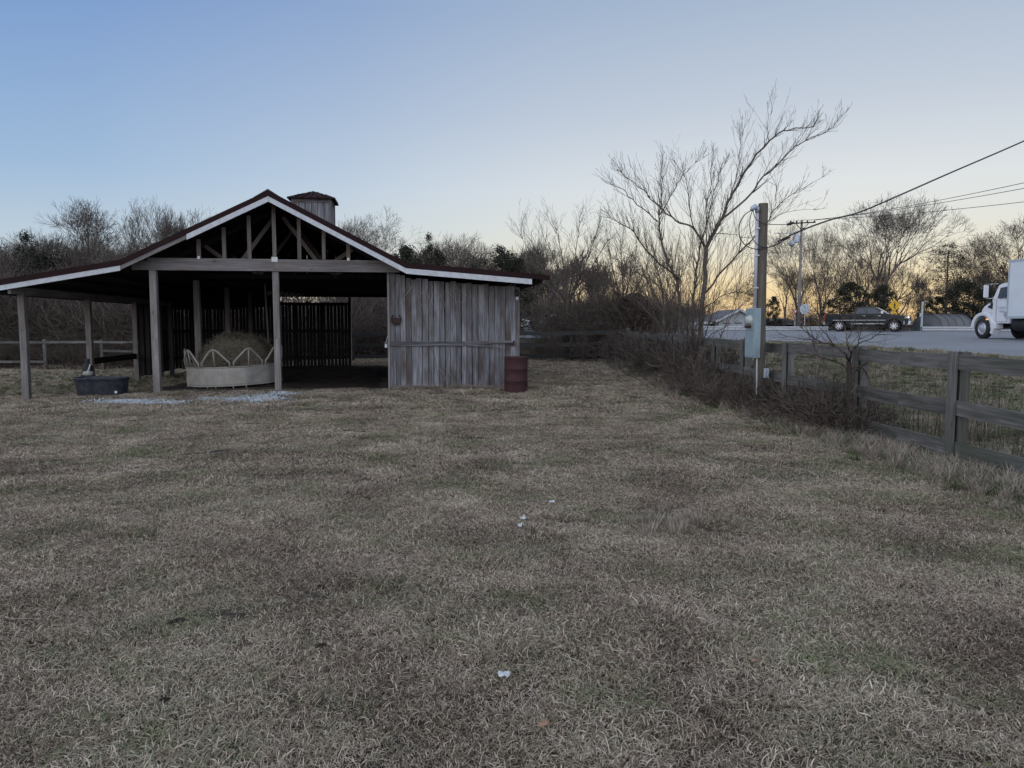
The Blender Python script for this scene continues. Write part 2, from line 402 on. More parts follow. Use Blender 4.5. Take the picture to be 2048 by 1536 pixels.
tag(g.build('road', 'asphalt', smooth=True), 'pale worn asphalt road', kind='structure')
g = MB()
for n0 in (60.6, 49.2):
    for k in range(-40, 60):
        if n0 < 50 and k % 4 > 1: continue
        if n0 < 50 and k > 2: continue
        t0, t1 = k*1.5, k*1.5+1.5; vs = []
        for t_ in (t0, t1):
            for n_ in (n0, n0+.13):
                x_ = RN[0]*n_+RN[1]*t_; y_ = RN[1]*n_-RN[0]*t_; vs.append((x_, y_, zr(x_, y_)+.018))
        g.add(vs, [(0,1,3,2)])
tag(g.build('road_marking', 'lanepaint'), 'faint worn white lines painted on the road', kind='structure')
# ---------------------------------------------------------------- barn
TH = radians(7.7); B0 = Vector((-8.58, 18.1, 0))
barn = thing('open_barn', B0, 'open front grey timber barn with dark red metal roof and white fascia', 'barn', rz=TH)
def toW(u, v, z=0): return Vector((B0.x+u*cos(TH)-v*sin(TH), B0.y+u*sin(TH)+v*cos(TH), z))
W1 = 5.63; UL = -2.95; UR = 8.79; VB = 10.95; VF = -.62
UBL, UBR = -.52, W1+.36         # eave breaks
APEX = W1/2; ZA = 4.70; ZBK = 3.06; UEL, ZEL = -3.75, 2.47; UER, ZER = 9.42, 2.80
def roof_z(u):
    if u < UBL: return lerp(ZEL, ZBK, (u-UEL)/(UBL-UEL))
    if u < APEX: return lerp(ZBK, ZA, (u-UBL)/(APEX-UBL))
    if u < UBR: return lerp(ZA, ZBK, (u-APEX)/(UBR-APEX))
    return lerp(ZBK, ZER, (u-UBR)/(UER-UBR))
def P(name, mb, mat, par=barn, **k): return mb.build(name, mat, par, **k)
# posts
VP = [0, 3.65, 7.3, 10.95]
def post(u, v, w, top, mat='post', dz=0):
    m = MB(); r = random.random()
    p0 = Vector((u, v, -.35)); p1 = Vector((u, v, top)); mid = (p0+p1)/2+Vector((random.uniform(-.012,.012), 0, 0))
    m.beam(p0, mid, w, w, (0,1,0), r); m.beam(mid, p1, w*.985, w*.985, (0,1,0), r)
    P('post', m, mat, bevel=.008)
for i, v in enumerate(VP):
    post(UL, v, .15, roof_z(UL)-.16, 'post')
    post(0, v, .16 if i == 0 else .165, 2.93 if i == 0 else 2.9, 'post' if i < 2 else 'trusswood')  # rear posts in a darker wood, their dimness indoors painted in
    if i in (0,): post(W1/2+.02, v, .15, 2.93)
    post(W1+.02 if i else W1+.03, v+(.12 if i == 0 else 0), .13, 2.9, 'post')
    post(UR-.1, v+(.12 if i == 0 else 0), .13, roof_z(UR)-.18, 'post')
# front tie beam (two lengths butted), eave beams
m = MB(); m.box(-.45, W1/2+.0, -.12, -.06, 2.93, 3.22, .6); m.box(W1/2+.004, W1+.2, -.12, -.06, 2.925, 3.215, .35)
P('tie_beam', m, 'beam', bevel=.005)
m = MB(); m.box(-.11, W1+.1, -.02, .03, 2.93, 3.2, .3); P('tie_beam', m, 'dark_shade_wood')
for u, z, mt in ((0, 2.95, 'dark_shade_wood'), (W1, 2.95, 'dark_shade_wood'), (UL, roof_z(UL)-.28, 'beam'), (UR-.1, roof_z(UR)-.3, 'dark_shade_wood')):
    m = MB(); m.box(u-.03, u+.03, -.55 if u == UL else .05, VB+.1, z, z+.2); P('eave_beam', m, mt)
m = MB(); m.box(UL, UR, VB-.05, VB+.0, 2.72, 2.9); P('tie_beam', m, 'dark_shade_wood')
# gable studs
for k in range(-3, 4):
    u = APEX+k*.585+.02; zt = roof_z(u)-.2
    m = MB(); m.beam((u, -.09, 3.222), (u, -.09, zt+.03), .09, .05, (0,1,0)); P('stud', m, 'trusswood', bevel=.003)
for a_, b_, z_ in ((APEX-.05, APEX+.09, 3.15), (APEX-3*.585-.01, APEX-3*.585+.05, 3.20), (APEX+3*.585-.01, APEX+3*.585+.05, 3.20)):
    m = MB(); m.box(a_, b_, -.132, -.122, z_, 3.27); P('bracket', m, 'steel')
# trusses behind
for v in (.75, 3.65, 5.5, 7.3, 9.1):
    m = MB(); c = APEX
    mc = MB(); mc.box(0, W1, v-.02, v+.02, 2.96, 3.1); P('truss_chord', mc, 'dark_shade_wood')
    for a, b in (((1.0, roof_z(1.0)-.2), (1.75, 3.05)), ((1.75, 3.05), (c-.1, ZA-.35)),
                 ((W1-1.0, roof_z(W1-1.0)-.2), (W1-1.75, 3.05)), ((W1-1.75, 3.05), (c+.1, ZA-.35))):
        m.beam((a[0], v, a[1]), (b[0], v, b[1]), .04, .10, (0,0,1))
    P('truss', m, 'trusswood' if v < 4 else 'dark_shade_wood')  # rear trusses in near-black wood, interior shade painted in
    m = MB()
    for a, b in (((-.4, roof_z(-.4)-.17), (c, ZA-.17)), ((W1+.3, roof_z(W1+.3)-.17), (c, ZA-.17))): m.beam((a[0], v, a[1]), (b[0], v, b[1]), .04, .10, (0,0,1))
    P('rafter_pair', m, 'dark_shade_wood')
# roof: ribbed red metal sheets over dark boarding
def roof_part(name, us, mat, dz, v0, v1, thick, rib=True):
    m = MB(); vs=[]; nr = 48
    for (a, b) in us:
        for k in range(nr+1):
            v = lerp(v0, v1, k/nr)
            for q in range(2):
                u = (a, b)[q]; vs.append((u, v, roof_z(u)+dz))
    nseg = 0
    m2 = MB()
    for (a, b) in us:
        za, zb = roof_z(a+1e-4)+dz, roof_z(b-1e-4)+dz
        m2.add([(a,v0,za),(b,v0,zb),(b,v1,zb),(a,v1,za),(a,v0,za-thick),(b,v0,zb-thick),(b,v1,zb-thick),(a,v1,za-thick)],
               [(0,1,2,3),(7,6,5,4),(0,4,5,1),(1,5,6,2),(2,6,7,3),(3,7,4,0)])
        if rib:
            v = v0+.06
            while v < v1:
                m2.beam((a, v, za+.01), (b, v, zb+.01), .05, .03, (0,0,1)); v += .23
    return P(name, m2, mat)
segs = [(UEL, UBL), (UBL, APEX), (APEX, UBR), (UBR, UER)]
roof_part('roof', segs, 'roofred', .045, VF-.03, VB+.55, .035)
roof_part('roof_boarding', [(a+.03 if a == UEL else a, b-.03 if b == UER else b) for a, b in segs], 'dark_shade_wood', .004, VF+.02, VB+.5, .02, False)
m = MB()
m.prism([(APEX-.32, roof_z(APEX-.32)+.062), (APEX, ZA+.10), (APEX+.32, roof_z(APEX+.32)+.062), (APEX, ZA+.065)], VF-.05, VB+.56)
P('ridge_cap', m, 'ridge')
m = MB()   # purlins beneath
for u in [UEL+.25, -2.9, -2.1, -1.3, -.1, .7, 1.5, 2.3, 3.4, 4.2, 5.0, 5.6, 6.6, 7.5, 8.4, 9.2]:
    m.box(u-.02, u+.02, VF+.1, VB+.4, roof_z(u)-.115, roof_z(u)-.025)
P('purlin', m, 'dark_shade_wood')
# rake trim: red edge trim and white fascia
def trim(name, a, b, dz, h, v, th, mat, ext=0.):
    m = MB(); za, zb = roof_z(a+1e-4)+dz, roof_z(b-1e-4)+dz
    m.add([(a,v,za),(b,v,zb),(b,v,zb-h),(a,v,za-h),(a,v+th,za),(b,v+th,zb),(b,v+th,zb-h),(a,v+th,za-h)],
          [(0,1,2,3),(7,6,5,4),(4,5,1,0),(3,2,6,7),(5,6,2,1),(0,3,7,4)], [(i*.1,0,z) for i, z in enumerate((0,3,3,0,0,3,3,0))])
    return P(name, m, mat)
for a, b in segs: trim('edge_trim', a-(.06 if a == UEL else 0), b+(.1 if b == UER else 0), .055, .118, VF-.036, .012, 'roofred')
ub = lerp(APEX, UBL, .54)
trim('fascia', UEL, UBL, -.068, .115, VF-.02, .02, 'fascia')
trim('fascia', UBL, ub, -.065, .10, VF-.008, .02, 'beam')
trim('fascia', ub-.05, APEX, -.068, .125, VF-.035, .025, 'fascia')
trim('fascia', APEX, UBR, -.068, .125, VF-.03, .02, 'fascia')
trim('fascia', UBR, UER-.35, -.068, .13, VF-.03, .02, 'fascia')
# eave side fascias
for u, s_ in ((UEL, 1), (UER, -1)):
    m = MB(); m.box(u+s_*.05-.01, u+s_*.05+.01, VF+.02, VB+.4, roof_z(u+s_*.05)-.13, roof_z(u+s_*.05)-.02); P('fascia', m, 'beam')
# planked walls
def planks(name, pts, z0, z1f, w, gap, mat, th=.022, miss=None, slats=False, jz=.03, par=barn):
    (ua, va), (ub_, vb) = pts; L = sqrt((ub_-ua)**2+(vb-va)**2); du, dv = (ub_-ua)/L, (vb-va)/L
    m = MB(); x = 0; i = 0
    while x < L-.02:
        ww = w*random.uniform(.88, 1.12) if not slats else w
        g_ = gap*random.uniform(.3, 1.9); x1 = min(L, x+ww); c = (x+x1)/2
        u, v = ua+du*c, va+dv*c
        if not (miss and miss(i)):
            o = random.uniform(-.004, .004); zb = z0+random.uniform(-jz, jz*.3)
            ln = random.uniform(-.006, .006) if slats else random.uniform(-.004, .004)
            m.beam((u-dv*o, v+du*o, zb), (u+du*ln*2-dv*o, v+dv*ln*2+du*o, z1f(u)+random.uniform(-jz, jz)), (x1-x), th, (-dv, du, 0))
        x = x1+g_; i += 1
    return P(name, m, mat, par)
wall_f = planks('front_wall', ((W1-.06, .02), (UR+.02, .02)), .06, lambda u: roof_z(u)-.26, .128, .010, 'barn')
m = MB(); m.box(W1-.115, W1-.062, -.03, .06, 0.02, 2.92, .8); P('corner_board', m, 'post', bevel=.003)
m = MB(); m.box(UR+.022, UR+.062, -.02, .09, .1, roof_z(UR)-.26, .6); P('corner_board', m, 'beam', bevel=.003)
# horizontal board across the stable front, its free end split and bent
m = MB(); r = .15
m.box(W1-.05, 7.45, -.035, -.008, 1.10, 1.21, r)
m.beam((7.45, -.02, 1.165), (8.05, -.03, 1.175), .027, .085, (0,0,1), r); m.beam((8.05, -.03, 1.18), (8.65, -.05, 1.20), .024, .06, (0,0,1), r)
m.beam((7.5, -.022, 1.11), (8.1, -.05, 1.08), .02, .03, (0,0,1), r); m.beam((8.1, -.05, 1.08), (8.45, -.09, 1.03), .02, .028, (0,0,1), r)
P('batten', m, 'barn')
m = MB(); m.box(8.62, 8.72, -.075, -.05, 1.10, 1.17); m.box(8.68, 8.72, -.06, -.0, 1.1, 1.22); P('latch', m, 'rustdark')
m = MB(); m.box(W1-.05, UR, .045, .075, 1.3, 1.42); m.box(W1-.05, UR, .045, .075, 2.3, 2.42); m.box(W1-.05, UR, .09, .1, .1, 2.5); P('girts_and_gap_shade', m, 'dark_shade_wood')  # two girts, plus a dark sheet added so plank gaps look dark
planks('stable_side_wall', ((W1, .1), (W1, VB)), .05, lambda u: 2.95, .15, .004, 'dark_shade_wood')
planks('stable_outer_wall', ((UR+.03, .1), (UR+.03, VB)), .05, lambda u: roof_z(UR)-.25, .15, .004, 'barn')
# back wall: gappy slats with three rails
def uback(px):                       # u on the back wall seen at photo pixel px
    k = (px-1024)/1500/cos(0); best = None
    for i in range(-400, 1000):
        u = i*.01; p = toW(u, VB); q = p.x/(p.y*cos(PITCH)+(EYE-1.4)*sin(PITCH))
        if best is None or abs(q-k) < best[0]: best = (abs(q-k), u)
    return best[1]
UE = uback(701)
planks('back_wall', ((UL, VB+.06), (UE, VB+.06)), -.05, lambda u: 2.5, .105, .024, 'dark_shade_wood', slats=True)
m = MB(); m.box(UL, uback(560), VB+.03, VB+.045, 2.3, 2.72); P('back_wall', m, 'dark_shade_wood')
for z in (.3, 1.32, 2.36):
    m = MB(); m.box(UL, UE, VB+.0, VB+.035, z, z+.12); P('wall_rail', m, 'dark_shade_wood')
m = MB(); m.box(UE-.06, UE+.02, VB, VB+.1, -.1, 2.75); P('post', m, 'dark_shade_wood')
m = MB(); m.box(UE+.022, UE+.045, VB, VB+.1, .05, 2.62); P('corner_board', m, 'fascia')
planks('side_wall', ((UL-.02, 7.32), (UL-.02, VB)), -.1, lambda u: roof_z(UL)-.2, .13, .03, 'dark_shade_wood', slats=True)
planks('side_wall', ((UL+.1, 7.3), (UL+1.2, 7.3)), -.05, lambda u: 2.3, .13, .05, 'dark_shade_wood', slats=True, miss=lambda i: i in (2,4))
for z in (.35, 1.3): 
    m = MB(); m.box(UL, UL+.03, 7.3, VB, z, z+.13); P('wall_rail', m, 'dark_shade_wood')
m = MB(); m.box(UL-.03, UL+.02, 3.65, 7.35, .50, .68, .3); P('side_board', m, 'dark_shade_wood')
# closed back gable
planks('back_gable', ((-.45, VB+.12), (W1+.3, VB+.12)), 2.7, lambda u: roof_z(u)-.03, .16, .001, 'dark_shade_wood', jz=.0)
planks('back_gable', ((UL, VB+.12), (-.45, VB+.12)), 2.2, lambda u: roof_z(u)-.03, .16, .001, 'dark_shade_wood', jz=.0)
planks('back_gable', ((W1+.3, VB+.12), (UR, VB+.12)), 2.2, lambda u: roof_z(u)-.03, .16, .001, 'dark_shade_wood', jz=.0)
# loft floor boards that make the ceiling dark, hanging corrugated offcut and a thin prop
m = MB(); m.box(.1, W1-.1, 4.4, VB-.1, 2.86, 2.885); P('loft_floor', m, 'dark_shade_wood')
m = MB(); vs=[]; 
for k in range(41):
    x = k/40*1.05; z = .035*sin(k*1.0)
    vs += [(1.75+x, 4.4, 2.55+z-.1*x), (1.75+x, 5.2, 2.68+z-.1*x)]
m.add(vs, [(2*k, 2*k+2, 2*k+3, 2*k+1) for k in range(40)]); P('corrugated_offcut', m, 'galv')
m = MB(); m.tube([(1.78, 4.5, 0), (1.8, 4.5, 1.3), (1.75, 4.45, 2.86)], .025, 6); P('prop', m, 'trusswood')
# cupola
def cupola():
    vc, hw, hd = 7.9, .62, .60; zb, zt = 4.25, 5.86
    b = MB()
    for (a, c) in (((APEX-hw, vc-hd), (APEX+hw, vc-hd)), ((APEX+hw, vc-hd), (APEX+hw, vc+hd)), ((APEX-hw, vc-hd), (APEX-hw, vc+hd)), ((APEX-hw, vc+hd), (APEX+hw, vc+hd))):
        L = sqrt((c[0]-a[0])**2+(c[1]-a[1])**2); n = 6; du, dv = (c[0]-a[0])/L, (c[1]-a[1])/L
        for k in range(n):
            x0, x1 = k*L/n+.008, (k+1)*L/n-.008; cc = (x0+x1)/2
            b.beam((a[0]+du*cc, a[1]+dv*cc, zb), (a[0]+du*cc, a[1]+dv*cc, zt), x1-x0, .02, (-dv, du, 0))
        for z, h in ((zt-.06, .12), (zb+.62, .05)):
            for s_ in (1,):
                b.beam((a[0]+dv*.02, a[1]-du*.02, z), (c[0]+dv*.02, c[1]-du*.02, z), .03, h, (0,0,1))
    o = P('cupola', b, 'barn')
    r = MB(); e = .16
    c = [(APEX-hw-e, vc-hd-e), (APEX+hw+e, vc-hd-e), (APEX+hw+e, vc+hd+e), (APEX-hw-e, vc+hd+e)]
    t = (APEX, vc, zt+.36); v = [(x, y, zt+.03) for x, y in c]+[(x, y, zt-.01) for x, y in c]+[t]
    r.add(v, [(0,1,8),(1,2,8),(2,3,8),(3,0,8),(0,4,5,1),(1,5,6,2),(2,6,7,3),(3,7,4,0),(7,6,5,4)])
    for i in range(4):
        for k in range(1, 6):
            a = Vector((*c[i], zt+.05)); d = Vector((*c[(i+1) % 4], zt+.05)); p = a.lerp(d, k/6)
            q = p.lerp(Vector(t), .85-1.2*abs(k/6-.5)); q.z += .015
            r.beam(p, q, .03, .03, (0,0,1))
    r.build('roof', 'roofred', o)
    for i, (x, y) in enumerate([(APEX-hw, vc-hd), (APEX+hw, vc-hd), (APEX+hw, vc+hd), (APEX-hw, vc+hd)]):
        w_ = MB(); w_.box(x-.045, x+.045, y-.045, y+.045, zb, zt-.005); w_.build('corner_trim', 'barn', o)
cupola()
# floor inside
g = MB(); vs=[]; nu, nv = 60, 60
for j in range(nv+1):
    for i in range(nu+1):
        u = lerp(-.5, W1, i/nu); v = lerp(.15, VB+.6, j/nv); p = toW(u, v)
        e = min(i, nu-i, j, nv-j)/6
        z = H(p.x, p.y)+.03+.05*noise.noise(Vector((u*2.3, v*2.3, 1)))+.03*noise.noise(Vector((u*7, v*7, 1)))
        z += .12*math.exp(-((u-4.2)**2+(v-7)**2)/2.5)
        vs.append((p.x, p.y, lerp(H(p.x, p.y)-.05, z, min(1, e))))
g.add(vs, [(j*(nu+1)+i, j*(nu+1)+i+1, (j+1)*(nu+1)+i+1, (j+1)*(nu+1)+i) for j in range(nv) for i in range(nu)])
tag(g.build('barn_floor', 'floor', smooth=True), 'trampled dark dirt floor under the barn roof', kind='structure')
# things on the barn
def onbarn(u, v, z): p = toW(u, v); return Vector((p.x, p.y, z))
hs = MB(); pts=[]; rr=[]
for k in range(23):
    a = radians(-245+k*310/22+0); a = radians(125+k*290/22)
    pts.append((.115*cos(a), 0, .13*sin(a))); rr.append(.022 if 3 < k < 20 else .017)
hs.tube(pts, rr, 6); hs.prism([(-.085,-.10),(.085,-.10),(.095,.02),(0,.045),(-.095,.02)], -.012, .004)
o = hs.build('horseshoe', 'rustdark'); o.location = onbarn(W1+.1, -.03, 1.77); o.rotation_euler = (0,0,TH)
tag(o, 'rusty horseshoe hung points up on the grey plank wall by the barn opening', 'horseshoe')
t = thing('wall_lamp', onbarn(UR-.03, -.1, 2.50), 'small dark flood lamp at the top right corner of the plank wall', 'lamp', rz=TH)
m = MB(); m.lathe([(.03,.0),(.06,.05),(.065,.12),(.03,.15)], 12, (0,-.04,-.16), 'z'); m.build('lamp_shade', 'black', t)
m = MB(); m.beam((0,.06,0),(0,-.03,-.02),.05,.06); m.tube([(0,-.02,0),(0,-.04,-.04)], .02, 6); m.build('bracket', 'black', t)
m = MB(); m.lathe([(.02,0),(.045,.03),(.04,.06),(.02,.09)], 10, (0.01,-.04,-.25), 'z'); m.build('bulb', 'fascia', t)
t = thing('padlock', onbarn(W1-.16, -.05, 1.16), 'small pale padlock hanging on a wire at the left edge of the plank wall', 'padlock', rz=TH)
m = MB(); m.box(-.03,.03,-.015,.015,-.1,-.01); m.build('lock_body', 'fascia', t, bevel=.004)
m = MB(); m.tube([(-.02,0,-.01),(-.02,0,.03),(.0,0,.05),(.02,0,.03),(.02,0,-.01)], .006, 6); m.tube([(0,0,.05),(.02,.0,.12),(.06,.02,.2)], .005, 5); m.build('shackle', 'steel', t)
vn = MB()
for k in range(26):
    p = Vector((random.uniform(5.8, 7.5), -.02-random.random()*.04, random.uniform(2.35, 2.72))); pts=[p.copy()]
    d = Vector((random.uniform(-.6,.9), 0, -1)).normalized()
    for j in range(random.randint(3, 8)):
        d = (d+Vector((random.uniform(-.35,.35), 0, random.uniform(-.2,.15)))).normalized(); p = p+d*.11; p.y = -.02-random.random()*.03; pts.append(p.copy())
    vn.tube([onbarn(q.x, q.y, q.z) for q in pts], [.005*(1-.6*i/len(pts)) for i in range(len(pts))], 3)
for (u0, z0, u1, z1) in ((6.55, 1.15, 6.75, .35), (6.75,.6,7.0,.05), (6.8,.65,7.05,.03), (6.95,.55,7.15,.05)):
    p0, p1 = onbarn(u0,-.05,z0), onbarn(u1,-.12,z1); vn.tube([p0, p0.lerp(p1,.5)+Vector((.05,-.03,.04)), p1], .006, 4)
tag(vn.build('dry_vine', 'weed'), 'dry leafless vine strands clinging to the upper planks of the stable wall', 'vine')
# ---------------------------------------------------------------- drum, tub, bucket, feeder, hay
def ground_at(px, Y):
    p = at(px, 700, Y); return Vector((p.x, p.y, H(p.x, p.y)))
p = ground_at(1032, 18.25); t = thing('steel_drum', p, 'rusty dark red steel drum beside the right end of the plank wall', 'drum')
m = MB(); m.lathe([(.26,-.03),(.285,-.02),(.292,0),(.285,.02),(.284,.27),(.294,.285),(.294,.30),(.284,.315),(.284,.56),(.294,.575),(.294,.59),(.284,.605),(.284,.83),(.292,.845),(.292,.86)], 40, close=False)
m.build('drum_body', 'rust', t, smooth=True)
m = MB(); m.lathe([(.292,.855),(.285,.875),(.275,.872),(.27,.85),(.05,.848)], 40); m.build('lid', 'rust', t, smooth=True)
m = MB(); m.lathe([(.03,.845),(.03,.862)], 12, (.18,-.05,0)); m.build('bung', 'steel', t)
m = MB(); m.lathe([(.015,.845),(.015,.858)], 12, (-.18,.08,0)); m.build('bung', 'steel', t)
p = ground_at(201, 17.5); t = thing('stock_tank', p+Vector((0,0,-.02)), 'long dark navy plastic stock tank on the grass left of the barn posts', 'stock tank', rz=radians(3))
def oval(prof, n=48, L=1.):       # stadium-shaped lathe
    m = MB(); vs=[]
    for (r, z) in prof:
        for k in range(n):
            a = 2*pi*k/n; cx_ = .22*L*(1 if cos(a) > 0 else -1)*min(1, abs(cos(a))*3)
            vs.append((cx_+(r)*cos(a)*1.0, r*.9*sin(a), z))
    fs=[(i*n+k, i*n+(k+1)%n, (i+1)*n+(k+1)%n, (i+1)*n+k) for i in range(len(prof)-1) for k in range(n)]
    fs.append(tuple(range(n-1,-1,-1))); m.add(vs, fs); return m
oval([(.30,0),(.325,.02),(.375,.37),(.40,.38),(.405,.41),(.375,.415),(.36,.43),(.30,.06),(.28,.05)]).build('tank_body', 'tub', t, smooth=True).modifiers.new('e','EDGE_SPLIT')
m = MB(); m.lathe([(.03,0),(.03,.03)], 14, (.43,-.27,.10), 'y'); m.build('drain_plug', 'fascia', t)
p = ground_at(174, 18.6); t = thing('bucket', p, 'small navy bucket standing behind the stock tank', 'bucket')
m = MB(); m.lathe([(.12,0),(.155,.44),(.165,.45),(.165,.47),(.15,.47),(.115,.03)], 28, close=False); m.build('bucket_body', 'tub', t, smooth=True)
m = MB(); m.tube([(.16*cos(a), -.03+.0*sin(a), .45+.0+ -0.1*sin(a)) for a in [pi*k/10 for k in range(11)]], .004, 5); m.build('handle', 'steel', t)
q = p+Vector((.0,0,.44)); t = thing('feed_scoop', q, 'grey feed scoop with a white handle standing in the navy bucket', 'scoop')
m = MB(); m.lathe([(.08,0),(.125,.03),(.12,.11),(.06,.14)], 20, (0,0,0), sx=1, sy=.8); m.build('scoop_bowl', 'galv', t, smooth=True)
m = MB(); m.tube([(.03,-.07,.1),(.07,-.07,.2),(.10,-.06,.30)], .018, 8); m.build('handle', 'litter', t)
t = thing('feed_jug', p+Vector((-.04,.06,.45)), 'black plastic jug resting in the navy bucket behind the scoop', 'jug')
m = MB(); m.lathe([(.09,0),(.115,.03),(.115,.24),(.06,.31),(.05,.33),(.05,.38)], 20); m.build('jug_body', 'black', t, smooth=True)
m = MB(); m.lathe([(.06,.37),(.06,.42)], 16); m.build('cap', 'tub', t)
# hay feeder ring
fc = ground_at(470, 20.35); fc.z += .05
t = thing('hay_feeder', fc, 'round galvanised hay feeder ring tilted under the barn roof', 'hay feeder', rz=radians(4))
t.rotation_euler = (radians(.5), radians(-2.2), radians(4))
R = 1.22; ring = MB(); n = 12; vs=[]; nz = 8; sub = 8
def ringp(a, r=R):               # polygonal, dented sheet
    k = a/(2*pi)*n; i = math.floor(k); f = k-i; a0, a1 = 2*pi*i/n, 2*pi*(i+1)/n
    q0 = Vector((cos(a0), sin(a0), 0)); q1 = Vector((cos(a1), sin(a1), 0))
    q = q0.lerp(q1, f); q = q.lerp(Vector((cos(a), sin(a), 0)), .35)
    d = 1+.025*noise.noise(Vector((cos(a)*3, sin(a)*3, 5))); return q*r*d
NN = n*sub
for j in range(nz+1):
    for k in range(NN):
        a = 2*pi*k/NN; q = ringp(a); z = lerp(.02, .50, j/nz)
        b = 1+.018*noise.noise(Vector((cos(a)*5, sin(a)*5, z*5))); vs.append((q.x*b, q.y*b, z))
ring.add(vs, [(j*NN+k, j*NN+(k+1)%NN, (j+1)*NN+(k+1)%NN, (j+1)*NN+k) for j in range(nz) for k in range(NN)])
o = ring.build('sheet_panel', 'galv', t, smooth=True); so_ = o.modifiers.new('s','SOLIDIFY'); so_.thickness = .006
for z in (.02, .5):
    m = MB(); pts=[ringp(2*pi*k/NN)+Vector((0,0,z)) for k in range(NN+1)]; m.tube(pts, .018, 6); m.build('ring_tube', 'galv', t, smooth=True)
nl = 9
for i in range(nl):
    a = 2*pi*(i+.5)/nl+radians(3); h = pi/nl*.88
    m = MB(); f = lambda da, z, rr=1.: ringp(a+da, R*rr)+Vector((0,0,z))
    m.tube([f(-h,.5),f(-h,.62,1.01),f(-h*.8,.70,1.02),f(-h*.25,.92,1.04),f(0,.97,1.045),f(h*.25,.92,1.04),f(h*.8,.70,1.02),f(h,.62,1.01),f(h,.5)], .025, 7)
    m.tube([f(0,.5), f(0,.97,1.045)], .018, 7); m.build('head_loop', 'galv', t, smooth=True)
for a in (250, 262, 283, 298, 350, 60, 130, 190):
    q = ringp(radians(a+720)%(2*pi)); m = MB(); m.tube([q*.985+Vector((0,0,.3)), q*.985+Vector((0,0,-.14))], .016, 6); m.build('leg', 'galv', t)
# hay bale
hb = ground_at(474, 20.6)
m = MB(); vs=[]; na, nr_, = 64, 24
t = thing('hay_bale', hb, 'rough half eaten round hay bale inside the feeder ring', 'hay bale', rz=radians(5))
prof = [(0.02,-.62),(.4,-.64),(.7,-.62),(.86,-.52),(.90,-.2),(.90,.3),(.85,.55),(.4,.62),(.02,.62)]
vs=[]
pp=[]
for i in range(len(prof)-1):
    for s_ in range(5): pp.append((lerp(prof[i][0],prof[i+1][0],s_/5), lerp(prof[i][1],prof[i+1][1],s_/5)))
def balep(r, y, a):
    b = 1+.17*noise.noise(Vector((cos(a)*2, sin(a)*2, y*2)))+.03*noise.noise(Vector((cos(a)*8*r, sin(a)*8*r, y*8)))
    return Vector((r*b*cos(a)*1.02, y+.05*noise.noise(Vector((r*5*cos(a), r*5*sin(a), 2))), max(-.05, .46+r*b*sin(a)*.97)))
for r, y in pp:
    for k in range(na): vs.append(balep(r, y, 2*pi*k/na))
m.add(vs, [(i*na+k, i*na+(k+1)%na, (i+1)*na+(k+1)%na, (i+1)*na+k) for i in range(len(pp)-1) for k in range(na)])
m.build('bale_core', 'haycore', t, smooth=True)
m = MB()
def straw(m, p, nrm, L, wdt, lie=.8, seg=3):
    d = Vector((random.gauss(0,1), random.gauss(0,1), random.gauss(0,1))); d = (d-nrm*d.dot(nrm)*lie); d.normalize(); d = (d+nrm*random.uniform(0,.35)).normalized()
    s_ = d.cross(nrm).normalized()*wdt; vs=[]; q = p.copy(); bend = Vector((random.gauss(0,.3), random.gauss(0,.3), random.gauss(0,.3)-.15))
    for k in range(seg+1):
        f = 1-k/seg*.6; vs += [q-s_*f, q+s_*f]; q = q+d*L/seg; d = (d+bend/seg).normalized()
    m.add(vs, [(2*k, 2*k+1, 2*k+3, 2*k+2) for k in range(seg)])
for i in range(14000):
    a = random.uniform(-.3, pi+.3); r, y = random.choice(pp[4:34]); q = balep(r, y+random.uniform(-.05,.05), a)
    nrm = Vector((cos(a), -.2 if r > .8 else -2.5, sin(a))).normalized(); straw(m, q, nrm, random.uniform(.08,.28), .0026, .8)
for i in range(700):
    q = Vector((random.gauss(-.75,.13), random.uniform(-.98,-.7), 0)); q.z = .60-abs(random.gauss(0,.2)); straw(m, q, Vector((0,-.7,.7)), random.uniform(.1,.3), .0022)
m.build('loose_hay', 'hay', t, fix=False)
# gravel
def gravel(name, label, areas, cnt, sz):
    m = MB()
    for (px, py, sx, sy, wt) in areas:
        for i in range(int(cnt*wt)):
            a = px+random.gauss(0, 1)*sx; b = py+random.gauss(0, 1)*sy
            e = atan2(b-768, FPX)+PITCH; Y = EYE/tan(e); q = at(a, b, Y); z = H(q.x, q.y)
            s_ = random.uniform(.5, 1)*sz; r = Matrix.Rotation(random.random()*6.28, 3, Vector((random.random()-.5, random.random()-.5, random.random()-.5)).normalized())
            vs=[(r @ Vector(v))*s_*random.uniform(.7,1.15)+Vector((q.x, q.y, z+.024)) for v in ((1,0,0),(-1,0,0),(0,1,0),(0,-1,0),(0,0,.7),(0,0,-.7))]
            m.add(vs, [(0,2,4),(2,1,4),(1,3,4),(3,0,4),(2,0,5),(1,2,5),(3,1,5),(0,3,5)])
    tag(m.build(name, 'stone', fix=False), label, kind='stuff')
gravel('gravel', 'pale blue grey gravel scattered in front of the barn posts', [(520,798,24,4.5,.45),(570,789,14,2,.15),(470,800,22,3,.2),(245,803,34,2.5,.35),(320,803,26,2,.3),(410,797,14,1.5,.04)], 2600, .022)
GRAV = []
def gravel_ok(x, y):
    for (c, rx, ry) in GRAV:
        if ((x-c.x)/rx)**2+((y-c.y)/ry)**2 < 1: return False
    return True
